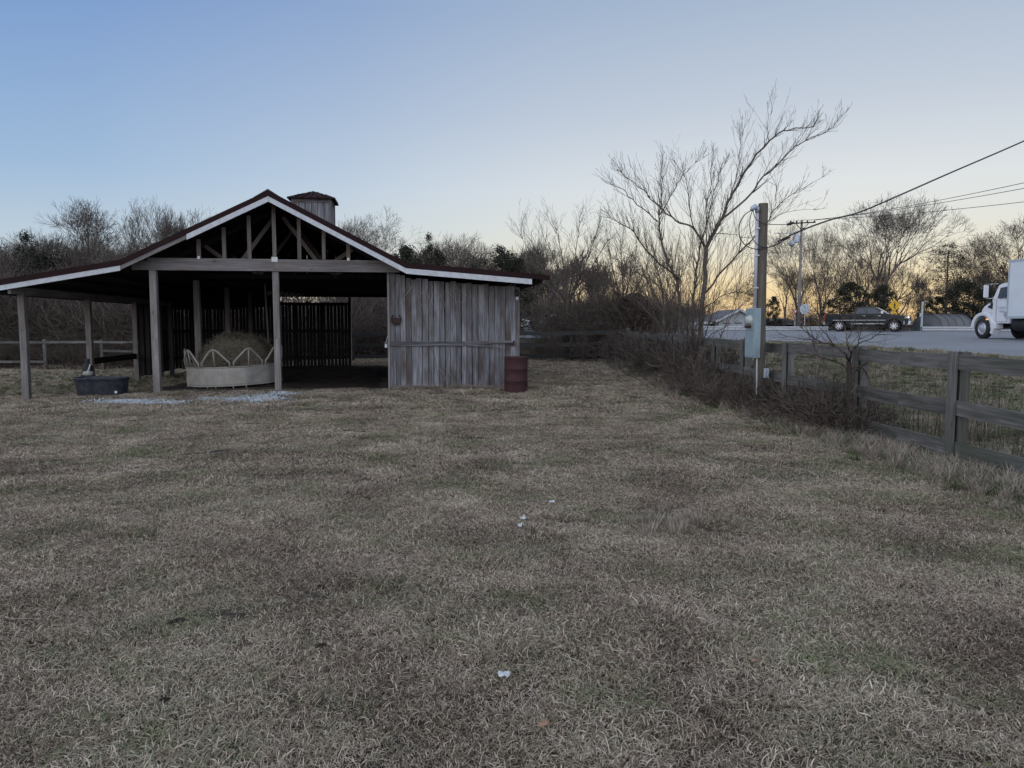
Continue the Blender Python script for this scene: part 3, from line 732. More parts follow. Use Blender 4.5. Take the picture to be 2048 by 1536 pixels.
# litter, leaves, clods
def on_px(px, py):
    e = atan2(py-768, FPX)+PITCH; q = at(px, py, EYE/tan(e)); return Vector((q.x, q.y, H(q.x, q.y)))
for px_, py_, rx_, ry_ in ((545,795,.45,.6),(470,800,.2,.3),(245,803,.3,.3)): GRAV.append((on_px(px_, py_), rx_, ry_))
def scrap(px, py, s_, label, mat='litter', name='paper_scrap', cat='litter', h=.012, up=.045, group=None):
    p = on_px(px, py); m = MB(); k = 7; vs=[]
    for j in range(k):
        for i in range(k):
            a, b = i/(k-1)-.5, j/(k-1)-.5; wx = 1-.25*abs(b)*2
            vs.append((a*s_*wx, b*s_*.62, h*noise.noise(Vector((a*3+px, b*3, py)))))
    m.add(vs, [(j*k+i, j*k+i+1, (j+1)*k+i+1, (j+1)*k+i) for j in range(k-1) for i in range(k-1)])
    o = m.build(name, mat, smooth=True); o.location = p+Vector((0,0,up)); o.rotation_euler = (random.uniform(-.2,.3), random.uniform(-.2,.2), random.uniform(-.5,.5)); tag(o, label, cat, group)
    o.modifiers.new('s','SOLIDIFY').thickness = .002
scrap(1008, 1373, .06, 'flat white paper scrap on the grass nearest the camera')
scrap(1046, 1043, .065, 'crumpled white paper scrap on the grass, upper one of a close pair', h=.03)
scrap(1042, 1062, .055, 'crumpled white paper scrap on the grass, lower one of a close pair', h=.03)
scrap(1104, 1011, .055, 'small white scrap on the grass to the right of the pale paper pair')
scrap(1087, 1465, .05, 'orange brown dead leaf on the grass near the bottom edge', 'leaf', 'dead_leaf', 'leaf', .012, .045)
scrap(1505, 1347, .045, 'tan dead leaf on the grass at the lower right', 'leaf', 'dead_leaf', 'leaf', .012, .045)
def clod(px, py, s_, label):
    p = on_px(px, py); m = MB(); 
    for k in range(5):
        c = Vector((random.gauss(0, s_*.22), random.gauss(0, s_*.2), 0)); r = s_*random.uniform(.25,.45); vs=[]; n=10
        prof = [(sin(pi*j/6), -cos(pi*j/6)) for j in range(7)]
        for rr, z in prof:
            for q in range(n):
                a = 2*pi*q/n; f = 1+.3*noise.noise(Vector((cos(a)*2+k*9+px, sin(a)*2, z*2))); vs.append(c+Vector((rr*r*f*cos(a), rr*r*f*sin(a), z*r*.6*f+r*.4)))
        m.add(vs, [(i*n+q, i*n+(q+1)%n, (i+1)*n+(q+1)%n, (i+1)*n+q) for i in range(6) for q in range(n)])
    o = m.build('dirt_clod', 'dung', smooth=True); o.location = p; tag(o, label, 'clod')
for px, py, s_, lb in ((1545,1270,.045,'dark brown dirt clod in the grass at the right'), (645,1300,.06,'dark dirt clods heaped in the grass left of centre'),
        (355,1248,.055,'low dark dirt clod in the grass at the left'), (330,1406,.05,'dark dirt clod in the grass at the lower left'),
        (642,1181,.045,'small dark dirt clod above the larger heap left of centre'), (60,1285,.04,'small dark dirt clod near the left edge of the grass')):
    clod(px, py, s_, lb)
# ---------------------------------------------------------------- fences
def rails_fence(name, label, posts, zr_, hw, matp, matr, side, batten=False, postw=.12, skip=()):
    """posts: list of base points; side: unit vector (towards the pasture) on which rails are nailed"""
    t = thing(name, posts[0], label, 'fence'); o0 = Vector(posts[0]); sd = Vector(side)
    for i, p in enumerate(posts):
        m = MB(); ln = Vector((random.uniform(-.02,.02), random.uniform(-.02,.02), 0))
        a = Vector(p)-o0; m.beam(a+Vector((0,0,-.3)), a+ln+Vector((0,0,zr_[0]+random.uniform(.02,.06))), postw, postw, sd)
        m.build('post', matp, t, bevel=.006)
        if batten:
            m = MB(); b = a+sd*(postw/2+.055); m.beam(b+Vector((0,0,.02)), b+ln*.6+Vector((0,0,zr_[0]+random.uniform(.0,.03))), .15, .03, sd); m.build('batten', matp, t, bevel=.003)
    for i in range(len(posts)-1):
        for k, z in enumerate(zr_):
            if (i, k) in skip: continue
            a = Vector(posts[i])-o0+sd*(postw/2+.02); b = Vector(posts[i+1])-o0+sd*(postw/2+.02)
            d = (b-a).normalized(); m = MB(); r = random.random()
            pts=[a+d*.004+Vector((0,0,z-hw/2+random.uniform(-.015,.015))), b-d*.004+Vector((0,0,z-hw/2+random.uniform(-.015,.015)))]
            mid = pts[0].lerp(pts[1], .5)+Vector((0,0,random.uniform(-.025,.008)))
            m.beam(pts[0], mid, .028, hw*random.uniform(.93,1.0), (0,0,1), r); m.beam(mid, pts[1], .028, hw*random.uniform(.93,1.0), (0,0,1), r)
            m.build('rail', matr, t)
    return t
fy = [1.6, 4.0, 6.4, 8.78, 11.15, 13.6, 15.9, 18.4, 20.8, 23.3, 25.7, 28.1, 30.6, 33.0]
fx = [5.5, 5.4, 5.32, 5.22, 5.16, 5.0, 4.92, 4.98, 5.0, 5.0, 5.0, 5.0, 5.0, 5.0]
fposts = [Vector((x+.06, y, H(x, y))) for x, y in zip(fx, fy)]
rails_fence('board_fence', 'weathered grey three rail board fence running back along the right side', fposts, (1.31, .76, .27), .185, 'rail', 'rail', (-1,0,0), True)
bp = [Vector((5.0-2.4*k, 33.0+.02*k, 0)) for k in range(0, 13)]
for p in bp: p.z = H(p.x, p.y)
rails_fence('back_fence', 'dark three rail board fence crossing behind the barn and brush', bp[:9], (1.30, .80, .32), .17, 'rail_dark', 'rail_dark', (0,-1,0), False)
lp = [at(px, 700, 31.5) for px in (-40, 90, 205, 320)]
lp = [Vector((p.x, p.y, H(p.x, p.y))) for p in lp]
rails_fence('side_fence', 'pale worn board fence with missing rails in the brush at the far left', lp, (1.22, .85, .4), .10, 'rail', 'rail', (0,-1,0), False, skip=((0,1),(1,1),(2,2),(1,2)))
# ---------------------------------------------------------------- service pole with meter box
pp0 = Vector((4.70, 14.25, 0)); pp0.z = H(pp0.x, pp0.y)
t = thing('utility_pole', pp0, 'short brown wooden service pole with meter box at the fence', 'utility pole')
m = MB(); m.tube([(0,0,-.4),(0.01,0,1.3),(0,0,2.6),(0,0,3.88)], [.102,.096,.092,.088], 20); m.build('pole', 'pole', t, smooth=True).modifiers.new('e','EDGE_SPLIT')
PZ = 3.88
bx = bpy.data.objects.new('meter_box', None)
# meter box, front faces the pasture
yaw = radians(-15)     # rotation of the box about z
def boxrot(x, y, z): return Vector((cos(yaw)*x-sin(yaw)*y, sin(yaw)*x+cos(yaw)*y, z))
bc = Vector((-.155, -.07, 0))
m = MB(); hw_, d_ = .145, .068
def bbox(m, x0,x1,y0,y1,z0,z1):
    vs=[bc+boxrot(x,y,z) for z in (z0,z1) for x,y in ((x0,y0),(x1,y0),(x1,y1),(x0,y1))]
    m.add(vs, [(3,2,1,0),(4,5,6,7),(0,1,5,4),(1,2,6,5),(2,3,7,6),(3,0,4,7)])
# local x = out from the face (-x), y = width
yaw = radians(18)
bbox(m, -d_, d_, -hw_, hw_, 1.0, 1.93); o = m.build('meter_box', 'greysteel', t, bevel=.006)
m = MB(); bbox(m, -d_-.012, -d_, -hw_+.012, hw_-.012, 1.02, 1.50); m.build('door', 'greysteel', o, bevel=.004)
m = MB(); bbox(m, -d_-.01, -d_, -hw_+.012, hw_-.012, 1.515, 1.92); m.build('upper_cover', 'greysteel', o, bevel=.004)
m = MB()
vs=[]; prof=[(.10,0),(.10,.02),(.078,.03),(.074,.07),(.05,.085),(.01,.088)]
for r_, h_ in prof:
    for k in range(24):
        a=2*pi*k/24; vs.append(bc+boxrot(-d_-.01-h_, r_*cos(a), 1.70+r_*sin(a)))
m.add(vs, [(i*24+k, i*24+(k+1)%24, (i+1)*24+(k+1)%24, (i+1)*24+k) for i in range(5) for k in range(24)]); m.build('meter', 'meterglass', o, smooth=True)
m = MB(); m.tube([bc+boxrot(-d_-.01,-.03,1.585), bc+boxrot(-d_-.09,-.05,1.575), bc+boxrot(-d_-.15,-.05,1.59)], [.022,.026,.02], 8); m.build('handle', 'rust', o)
# conduits
m = MB(); cp = Vector((-.125,-.05,0)); m.tube([cp+Vector((0,0,1.93)), cp+Vector((0,0,3.72))], .032, 14); m.build('conduit', 'conduit', t, smooth=True)
m = MB(); m.tube([cp+Vector((0,0,3.70)), cp+Vector((-.005,-.005,3.78)), cp+Vector((-.05,-.02,3.815)), cp+Vector((-.10,-.04,3.78)), cp+Vector((-.12,-.05,3.74))], [.036,.048,.05,.046,.034], 12); m.build('weather_head', 'signgrey', t, smooth=True)
m = MB(); q = bc+boxrot(.03,-.10,0); m.tube([q+Vector((0,0,1.0)), q+Vector((0.01,0,.5)), q+Vector((0,0,-.05))], .016, 8); m.build('ground_conduit', 'steel', t)
m = MB(); 
for z in (2.3, 2.9, 3.4): m.box(-.17,-.08,-.10,-.085, z, z+.025)
m.build('strap', 'steel', t)
m = MB(); m.box(.05,.14,-.16,-.09,.62,.80); m.build('outlet_box', 'signgrey', t, bevel=.008)
# drip loops + service drop
wh = cp+Vector((-.12,-.05,3.74))
tail = Vector((.42,-.06,3.22)); tail2 = Vector((.50,0,3.50))
def bez(a, b, c, d, n=18): return [((1-s)**3)*a+3*s*(1-s)**2*b+3*s*s*(1-s)*c+s**3*d for s in [k/n for k in range(n+1)]]
m = MB()
m.tube(bez(wh, wh+Vector((-.45,-.1,-.15)), Vector((-.55,-.12,2.62)), tail), .009, 6)
m.tube(bez(wh+Vector((.02,0,0)), wh+Vector((-.15,-.1,-.25)), Vector((-.25,-.12,2.75)), tail+Vector((-.02,0,-.02))), .008, 6)
m.tube(bez(wh+Vector((.03,0,0)), wh+Vector((.02,-.05,-.25)), Vector((0,-.15,3.45)), tail2), .007, 6)
m.build('drip_loop', 'cable', t, smooth=True)
for q in (tail, tail2+Vector((.02,0,0))):
    m = MB(); m.tube([q+Vector((-.06,0,-.01)), q+Vector((.0,0,.01)), q+Vector((.07,0,.03))], [.02,.03,.014], 8); m.build('splice', 'rustdark', t)
def wire(pts, r): m = MB(); m.tube(pts, r, 6); return m
def px_curve(pxs): return [at(a, b, y) for a, b, y in pxs]
def spline(P_, n=8):
    out=[]
    for i in range(len(P_)-1):
        p0=P_[max(i-1,0)]; p1=P_[i]; p2=P_[i+1]; p3=P_[min(i+2,len(P_)-1)]
        for k in range(n):
            s=k/n; out.append(.5*((2*p1)+(p2-p0)*s+(2*p0-5*p1+4*p2-p3)*s*s+(3*p1-p0-3*p2+p3)*s**3))
    out.append(P_[-1]); return out
sd = spline(px_curve([(1556,483,14.2),(1600,462,14.3),(1660,440,14.6),(1720,424,14.9),(1800,390,15.4),(1900,346,16),(2048,282,16.9),(2200,212,17.9),(2400,120,19.2)]))
o = wire(sd, .017).build('service_cable', 'cable'); tag(o, 'thick black service cable rising from the meter pole to the upper right', 'cable')
sd2 = spline(px_curve([(1548,466,14.3),(1580,466,14.35),(1615,456,14.45),(1660,440.5,14.6)]))
o = wire(sd2, .007).build('support_wire', 'steel'); tag(o, 'thin support wire joining the service cable beside the wooden pole', 'wire')
t2 = thing('cable_clamp', at(1584, 487, 14.4), 'small grey clamp dangling below the service cable', 'clamp')
m = MB(); m.lathe([(.02,-.06),(.05,-.03),(.06,.0),(.04,.05),(.012,.07)], 12); m.build('clamp_body', 'signgrey', t2, smooth=True)
m = MB(); m.tube([(0,0,.06),(.06,0,.16),(.22,0,.30)], .006, 5); m.build('hanger', 'cable', t2)
# ---------------------------------------------------------------- far power pole and wires
b0 = at(1597, 655, 60); b0.z = H(b0.x, b0.y)
t = thing('power_pole', b0, 'tall pale power pole with crossarm across the road', 'power pole')
top = at(1608, 441, 60)-b0
m = MB(); m.tube([(0,0,-.3), (0,0,top.z/2), (0,0,top.z)], [.13,.11,.085], 12); m.build('pole', 'post', t, smooth=True)
m = MB(); m.beam((-1.0,-.12,top.z-.25), (1.05,-.12,top.z-.15), .07, .09); m.beam((-.5,-.1,top.z-.25),(0,-.1,top.z-.8),.04,.05);  m.beam((.5,-.1,top.z-.25),(0,-.1,top.z-.8),.04,.05); m.build('crossarm', 'dark_shade_wood', t)
for x in (-.92,-.45,.4,.95):
    m = MB(); m.lathe([(.03,0),(.06,.03),(.05,.06),(.07,.09),(.05,.14),(.02,.18)], 10, (x,-.12,top.z-.19)); m.build('insulator', 'black', t)
m = MB(); m.lathe([(.17,0),(.19,.05),(.19,.55),(.12,.62)], 14, (-.35,-.1,top.z-1.75)); m.build('transformer', 'signgrey', t, smooth=True)
for i, (dx, y0, y1) in enumerate(((.95, 357, 402), (.4, 368, 408), (-.45, 395, 420))):
    a = b0+Vector((dx,-.12,top.z)); e = at(2048, y0, 38); pts=[]
    d = (e-a); far = a+d*1.35
    for k in range(25):
        s = k/24; q = a.lerp(far, s); q.z -= .8*4*s*(1-s)*.35; pts.append(q)
    o = wire(pts, .016).build('power_line', 'cable'); tag(o, ('highest', 'middle', 'lowest')[i]+' of the three thin power lines crossing the sky at the right', 'wire')
# ---------------------------------------------------------------- guardrail
def guard(name, label, pxa, pxb, n0=63.2):
    def pt(px):
        k = (px-1024)/1500; Y = n0/(RN[0]*k+RN[1]); return Vector((k*Y, Y, 0))
    a, b = pt(pxa), pt(pxb); L = (b-a).length; d = (b-a).normalized(); side = Vector((-RN[0], -RN[1], 0))
    t = thing(name, Vector((a.x, a.y, H(a.x, a.y))), label, 'guardrail'); z = 1.46; o0 = Vector((a.x, a.y, H(a.x, a.y)))
    prof = [(0,0),(.05,-.04),(.05,-.09),(0,-.14),(0,-.18),(.05,-.23),(.05,-.28),(0,-.32)]
    m = MB(); vs=[]
    for q in (a, b):
        for (s_, h) in prof: vs.append(q+side*s_+Vector((0,0,z+h))-o0)
    m.add(vs, [(i, i+1, i+9, i+8) for i in range(7)]); o = m.build('rail', 'steel', t); o.modifiers.new('s','SOLIDIFY').thickness = .006
    k = 0
    while k < L:
        q = a+d*k; m = MB(); g_ = H(q.x, q.y); m.beam(q-side*.1+Vector((0,0,g_-.1))-o0, q-side*.1+Vector((0,0,z-.02))-o0, .14, .14); m.build('post', 'post', t); k += 2.0 if L < 30 else 3.8
guard('guardrail', 'long galvanised guardrail beyond the road left of the dark pickup', 1405, 1655)
guard('guardrail', 'galvanised guardrail beyond the road between white pole and box truck', 1842, 2120)
guard('guardrail', 'guardrail across the road glimpsed through brush right of the barn', 1040, 1330)
# ---------------------------------------------------------------- signs
def sgn(px, Y): p = at(px, 700, Y); return Vector((p.x, p.y, H(p.x, p.y)))
def rot_poly(n, r, a0): return [(r*cos(a0+2*pi*k/n), r*sin(a0+2*pi*k/n)) for k in range(n)]
p = sgn(1607, 57); t = thing('stop_sign', p, 'bare metal back of an octagonal sign on a thin post', 'sign')
zc = at(1607, 618, 57).z-p.z
m = MB(); m.prism([(a, b+zc) for a, b in rot_poly(8, .41, pi/8)], -.02, -.016); m.build('sign_plate', 'signgrey', t)
m = MB(); m.beam((0,-.05,-.2), (0,-.05,zc+.33), .05, .03, (0,1,0)); m.build('post', 'steel', t)
p = sgn(1588, 58); t = thing('road_sign', p, 'small red and white sign left of the octagonal sign back', 'sign')
zc = at(1588, 627, 58).z-p.z
m = MB(); m.prism([(-.2,zc+.3),(.2,zc+.3),(0,zc-.1)], -.03, -.025); m.build('sign_plate', 'signred', t)
m = MB(); m.prism([(-.1,zc+.23),(.1,zc+.23),(0,zc+.03)], -.036, -.032); m.build('sign_face', 'white', t)
m = MB(); m.beam((0,0,-.2), (0,0,zc+.3), .05, .03, (0,1,0)); m.build('post', 'steel', t)
p = sgn(1785, 66); t = thing('crossing_sign', p, 'yellow diamond pedestrian sign with a small yellow plaque behind the pickup', 'sign')
zc = at(1786, 611, 66).z-p.z; zp = at(1786, 629, 66).z-p.z
m = MB(); m.prism([(a, b+zc) for a, b in rot_poly(4, .56, 0)], -.04, -.03); o = m.build('sign_plate', 'yellow', t)
m = MB(); m.lathe([(.055,0),(.055,.006)], 12, (0,-.05,zc+.22), 'y'); m.prism([(-.06,zc-.26),(-.02,zc-.26),(.0,zc-.1),(.05,zc-.27),(.09,zc-.27),(.04,zc+.02),(.11,zc-.02),(.10,zc+.03),(.05,zc+.13),(-.05,zc+.14),(-.11,zc+.0),(-.07,zc+.0),(-.03,zc+.06),(-.04,zc-.06)], -.05, -.042)
m.build('pedestrian_symbol', 'black', o)
m = MB(); m.prism([(a*.9, b*.9+zp) for a, b in ((-.27,-.25),(.27,-.25),(.27,.25),(-.27,.25))], -.04, -.03); o = m.build('plaque', 'yellow', t)
m = MB(); m.prism([(.12,zp+.12),(.03,zp+.10),(-.02,zp+.0),(-.1,zp+.03),(-.12,zp-.12),(.03,zp-.10),(.03,zp-.04),(.10,zp+.04)], -.05, -.042); m.build('arrow_symbol', 'black', o)
m = MB(); m.beam((0,0,-.2), (0,0,zc+.3), .06, .04, (0,1,0)); m.build('post', 'yellow', t)
p = sgn(1841, 62); t = thing('marker_post', p, 'slim pale pole standing right of the dark pickup', 'pole')
zt = at(1842, 603, 62).z-p.z
m = MB(); m.tube([(0,0,-.2),(0,0,zt)], [.085,.07], 10); m.build('pole', 'siding', t); m = MB(); m.box(-.22,-.08,-.1,0,zt-1.25,zt-.95); m.box(-.09,.05,-.03,.03,zt-1.15,zt-1.1); m.build('switch_box', 'signgrey', t)
m = MB(); m.tube([(0,0,zt-.05),(.25,0,zt-.02),(.5,0,zt-.05)], .02, 6); m.build('arm', 'steel', t)
# ---------------------------------------------------------------- vehicles (local +x forward, z up)
def wheel(t, x, y, r, w, rimmat, spokes, name='wheel', depth=.03):
    s_ = 1 if y > 0 else -1
    m = MB(); m.lathe([(r*.62,-w/2),(r*.93,-w/2),(r,-w/2+.04),(r,w/2-.04),(r*.93,w/2),(r*.62,w/2)], 32, (0,0,0), 'y', close=False)
    wh = bpy.data.objects.new(name, None)
    o = m.build(name, 'black', t, smooth=True); o.location = (x, y, r)
    m = MB(); f = s_*(w/2-depth)
    m.lathe([(r*.64,f+s_*.02),(r*.60,f+s_*.025),(r*.57,f-s_*.06),(r*.5,f-s_*.1)], 32, (0,0,0), 'y', close=False)
    m.lathe([(r*.16,f+s_*.0),(r*.12,f+s_*.03),(.001,f+s_*.03)], 16, (0,0,0), 'y', close=False)
    for k in range(spokes):
        a = 2*pi*k/spokes; d = Vector((cos(a), 0, sin(a))); m.beam(d*r*.1+Vector((0,f,0)), d*r*.6+Vector((0,f,0)), r*.17, .03, (0,1,0))
    if not spokes: m.lathe([(r*.56,f-s_*.04),(r*.4,f+s_*.0),(r*.28,f+s_*.02),(r*.26,f+s_*.08),(r*.15,f+s_*.1),(.001,f+s_*.1)], 24, (0,0,0), 'y', close=False)
    m.build('rim', rimmat, o, smooth=False)
    m = MB(); m.lathe([(.001,-w*.3*s_),(r*.55,-w*.3*s_),(r*.6,-w*.3*s_+.01*s_)], 24, (0,0,0), 'y', close=False); m.build('brake_disc', 'black', o)
    return o
def arch(cx_, r, z0, n=10):       # points of a wheel arch from rear to front at height z0
    a0 = math.asin(max(-1, min(1, (z0-.42)/r))); return [(cx_-r*cos(a), .42+r*sin(a)) for a in [lerp(a0, pi-a0, k/n) for k in range(n+1)]]
def pickup():
    t = thing('pickup_truck', (0,0,0), 'dark pickup truck with chrome bumper driving right on the road', 'pickup')
    fa, ra = 1.92, -1.86
    low = [(-2.86,.62)]+[(x,z) for x,z in arch(ra,.52,.50)]+arch(fa,.52,.50)+[(2.62,.45),(2.86,.60),(2.9,.95),(2.86,1.12),(2.6,1.20),(1.55,1.30),(1.2,1.32),(-.85,1.30),(-.9,1.34),(-2.84,1.34),(-2.9,1.25)]
    m = MB(); m.prism(low, -.98, .98); m.build('body', 'dkpaint', t, bevel=.05)
    m = MB()      # bed cavity dark insert
    m.box(-2.78,-.98,-.82,.82,1.32,1.346); m.build('bed_liner', 'black', t)
    m = MB()
    g0 = [(-.93,1.28),(-.72,1.78),(-.55,1.84),(.42,1.86),(.62,1.82),(1.50,1.29)]
    m.prism(g0, -.93, .93, taper=lambda a, b: 1 if b < 1.4 else .84); m.build('cab', 'dkpaint', t, bevel=.03)
    for s_ in (-1, 1):
        m = MB()
        for poly in ([(-.70,1.36),(-.60,1.70),(-.50,1.75),(.02,1.77),(.02,1.35)], [(.08,1.35),(.08,1.77),(.46,1.76),(.60,1.70),(1.10,1.35)]):
            f = lambda b: s_*(.93+.012-(.93*.16)*(max(0, min(1, (b-1.29)/.5))))
            n = len(poly); vs=[(a, f(b), b) for a, b in poly]+[(a, f(b)-s_*.03, b) for a, b in poly]
            m.add(vs, [tuple(range(n)), tuple(range(2*n-1,n-1,-1))]+[(i, i+n, (i+1)%n+n, (i+1)%n) for i in range(n)])
        m.build('side_window', 'glass', t)
        m = MB(); m.box(1.02,1.2,s_*1.02-.1,s_*1.02+.1,1.32,1.52); m.build('side_mirror', 'chrome', t, bevel=.03)
        m = MB(); m.box(-1.0,1.3,s_*.985-.02,s_*.985+.02,.56,.62); m.box(-2.3,1.35,s_*.985-.012,s_*.985+.012,.84,.88); m.build('side_step', 'steel', t)
        m = MB(); m.box(-.2,-.02,s_*.985-.02,s_*.985+.02,1.16,1.2); m.box(.85,1.03,s_*.985-.02,s_*.985+.02,1.16,1.2); m.build('door_handle', 'chrome', t)
        m = MB(); m.box(2.60,2.89,s_*.86-.12,s_*.86+.115,.97,1.13); m.build('headlight', 'headlamp', t, bevel=.03)
        m = MB(); m.box(-2.91,-2.80,s_*.9-.07,s_*.9+.09,.95,1.30); m.build('taillight', 'redlamp', t, bevel=.02)
        wheel(t, fa, s_*.84, .42, .28, 'alu', 7); wheel(t, ra, s_*.84, .42, .28, 'alu', 7)
    # windscreen slab lying on the slope
    m = MB(); a, b = Vector((.66,0,1.815)), Vector((1.47,0,1.325)); nrm = Vector((.52,0,.86))
    vs=[]
    for o_ in (.018, .0):
        for q, w_ in ((a,.72),(b,.86)): vs += [q+nrm*o_+Vector((0,-w_,0)), q+nrm*o_+Vector((0,w_,0))]
    m.add(vs, [(0,1,3,2),(4,6,7,5),(0,2,6,4),(1,5,7,3),(0,4,5,1),(2,3,7,6)]); m.build('windscreen', 'skyglass', t)
    m = MB(); m.box(2.84,2.925,-.72,.72,1.02,1.10); m.box(2.84,2.925,-.74,.74,.86,.92); m.box(2.84,2.91,-.74,.74,1.12,1.15); m.build('grille', 'chrome', t, bevel=.01)
    m = MB(); m.box(2.82,2.90,-.70,.70,.88,1.12); m.build('grille_mesh', 'black', t)
    m = MB(); m.prism([(2.55,.52),(2.98,.50),(3.02,.72),(2.95,.82),(2.55,.80)], -1.0, 1.0, taper=lambda a, b: 1 if a < 2.7 else .88); m.build('bumper', 'chrome', t, bevel=.03)
    m = MB(); m.box(-3.0,-2.85,-.95,.95,.50,.68); m.build('bumper', 'chrome', t, bevel=.02)
    m = MB(); m.box(-2.3,2.4,-.75,.75,.32,.6); m.build('chassis', 'black', t)
    m = MB(); m.box(-.70,.42,-.70,.70,1.845,1.875); m.build('roof_panel', 'chrome' if False else 'dkpaint', t, bevel=.015)
    return t
pk = pickup(); p = at(1734, 665, 53.5); pk.location = (p.x, p.y, zr(p.x, p.y)+.012); pk.rotation_euler = (0,0,radians(-33)); pk.scale = (.93,.93,.93)
def box_truck():
    t = thing('box_truck', (0,0,0), 'white box truck with high cargo box driving left on the road', 'truck')
    fa = 0.0; R_ = .52
    # hood and cab (x=0 front axle)
    hood = [(-.62,.95),(-.62,1.95),(-.1,1.86),(.55,1.62),(.72,1.45),(.76,.75),(.70,.6),(.55,.6),(.5,.95)]
    m = MB(); m.prism(hood, -.72, .72, taper=lambda a, b: 1 if a < .3 else .86); m.build('hood', 'white', t, bevel=.07)
    cab = [(-.62,.75),(-.58,1.9),(-.86,2.62),(-1.05,2.68),(-1.6,2.74),(-1.84,2.74),(-1.84,.75)]
    m = MB(); m.prism(cab, -1.05, 1.05, taper=lambda a, b: 1 if b < 2.2 else .9); m.build('cab', 'white', t, bevel=.06)
    for s_ in (-1, 1):
        m = MB()   # fender over the wheel
        n = 14; vs=[]
        for k in range(n+1):
            a = lerp(-.05, pi+.45, k/n)
            for (rr, yy) in ((.60, s_*.68), (.60, s_*1.1), (.76, s_*1.12), (.78, s_*.68)):
                vs.append((rr*cos(a)*(1.02 if a < pi else 1.1), yy, .55+rr*sin(a)))
        fs=[(4*k+i, 4*k+(i+1)%4, 4*k+4+(i+1)%4, 4*k+4+i) for k in range(n) for i in range(4)]+[(3,2,1,0),(4*n,4*n+1,4*n+2,4*n+3)]
        m.add(vs, fs); m.prism([(-.55,1.0),(-.98,.72),(-.98,.5),(-.72,.5),(-.66,.8)], s_*.7, s_*1.1); m.build('fender', 'white', t, smooth=False, bevel=.02)
        m = MB(); m.box(-.46,-.34,s_*1.115-.02,s_*1.115+.02,.93,1.0); m.build('side_marker', 'amber', t)
        m = MB(); m.prism([(-.98,1.98),(-1.05,2.48),(-1.55,2.52),(-1.55,1.98)], s_*1.045, s_*1.065, taper=lambda a, b: 1 if b < 2.2 else .92); m.build('side_window', 'glass', t)
        m = MB()
        for x in (-.92, -1.66): m.box(x-.008,x+.008,s_*1.055-.01,s_*1.055+.01,.85,1.95)
        m.box(-1.66,-.92,s_*1.055-.01,s_*1.055+.01,.85,.865); m.box(-1.62,-1.5,s_*1.06-.03,s_*1.06+.03,1.10,1.30); m.build('door_trim', 'signgrey', t)
        m = MB()   # lettering-like faint lines on the door
        for z, w_ in ((1.55,.5),(1.49,.5),(1.36,.35),(1.32,.38)): m.box(-1.28-w_/2,-1.28+w_/2,s_*1.053-.006,s_*1.053+.006,z,z+.014)
        m.build('door_stripe', 'signgrey', t)
        m = MB(); m.prism([(-.1,1.52),(.12,1.54),(.05,1.66),(-.2,1.64)], s_*.70, s_*.735); m.build('hood_vent', 'black', t)
        m = MB(); m.prism([(-.64,1.45),(-.52,1.5),(-.5,1.75),(-.6,1.85),(-.66,1.7)], s_*.73, s_*1.06); m.build('cowl_vent', 'black', t)
        m = MB(); m.box(-.60,-.52,s_*1.36-.12,s_*1.36+.12,2.02,2.62); m.build('side_mirror', 'white', t, bevel=.03)
        m = MB(); m.tube([(-.9,s_*1.0,2.68),(-.56,s_*1.36,2.66),(-.56,s_*1.36,1.98),(-.8,s_*1.0,1.98)], .015, 6); m.build('mirror_arm', 'chrome', t)
        wheel(t, 0, s_*.95, R_, .28, 'alu', 0, depth=.06)
        for dx in (-4.6,): wheel(t, dx, s_*.86, R_, .52, 'alu', 0, depth=.14)
        m = MB(); m.lathe([(.30,-.5),(.33,-.48),(.33,.48),(.30,.5)], 24, (-2.5, s_*.78, .72), 'x'); m.build('fuel_tank', 'black', t, smooth=True)
        m = MB(); m.box(-3.5,-3.1,s_*.9-.15,s_*.9+.15,.75,1.05); m.build('battery_box', 'signgrey', t, bevel=.02)
        m = MB(); m.box(.6,.78,s_*.62-.1,s_*.62+.1,.92,1.12); m.build('headlight', 'headlamp', t, bevel=.03)
    m = MB(); vs=[]
    a, b = Vector((-.83,0,2.56)), Vector((-.60,0,1.95)); nrm = Vector((.93,0,.36))
    for o_ in (.02,-.01):
        for q, w_ in ((a,.84),(b,.95)): vs += [q+nrm*o_+Vector((0,-w_,0)), q+nrm*o_+Vector((0,w_,0))]
    m.add(vs, [(0,1,3,2),(4,6,7,5),(0,2,6,4),(1,5,7,3),(0,4,5,1),(2,3,7,6)]); m.build('windscreen', 'glass', t)
    m = MB(); m.box(.74,.79,-.42,.42,.8,1.4); m.build('grille', 'chrome', t)
    m = MB(); m.prism([(.62,.45),(.86,.45),(.88,.74),(.62,.76)], -1.12, 1.12, taper=lambda a, b: 1 if a < .7 else .86); m.build('bumper', 'white', t, bevel=.04)
    m = MB(); m.box(-2.12,-9.4,-1.22,1.22,1.22,3.95) if False else m.beam((-1.9,0,2.36),(-9.1,0,2.36),2.5,2.72); m.build('cargo_box', 'whitebox', t, bevel=.02)
    m = MB()
    for s_ in (-1,1):
        m.box(-9.1,-1.88,s_*1.255-.01,s_*1.255+.01,3.62,3.73); m.box(-9.1,-1.88,s_*1.255-.01,s_*1.255+.01,.99,1.1); m.box(-1.98,-1.88,s_*1.255-.01,s_*1.255+.01,1.1,3.62)
    m.box(-1.9,-1.87,-1.25,1.25,3.6,3.73); m.build('box_trim', 'siding', t)
    m = MB(); m.box(-9.2,.5,-.45,.45,.55,.85); m.box(-9.2,-2.2,-.5,.5,.85,.98); m.build('chassis', 'black', t)
    return t
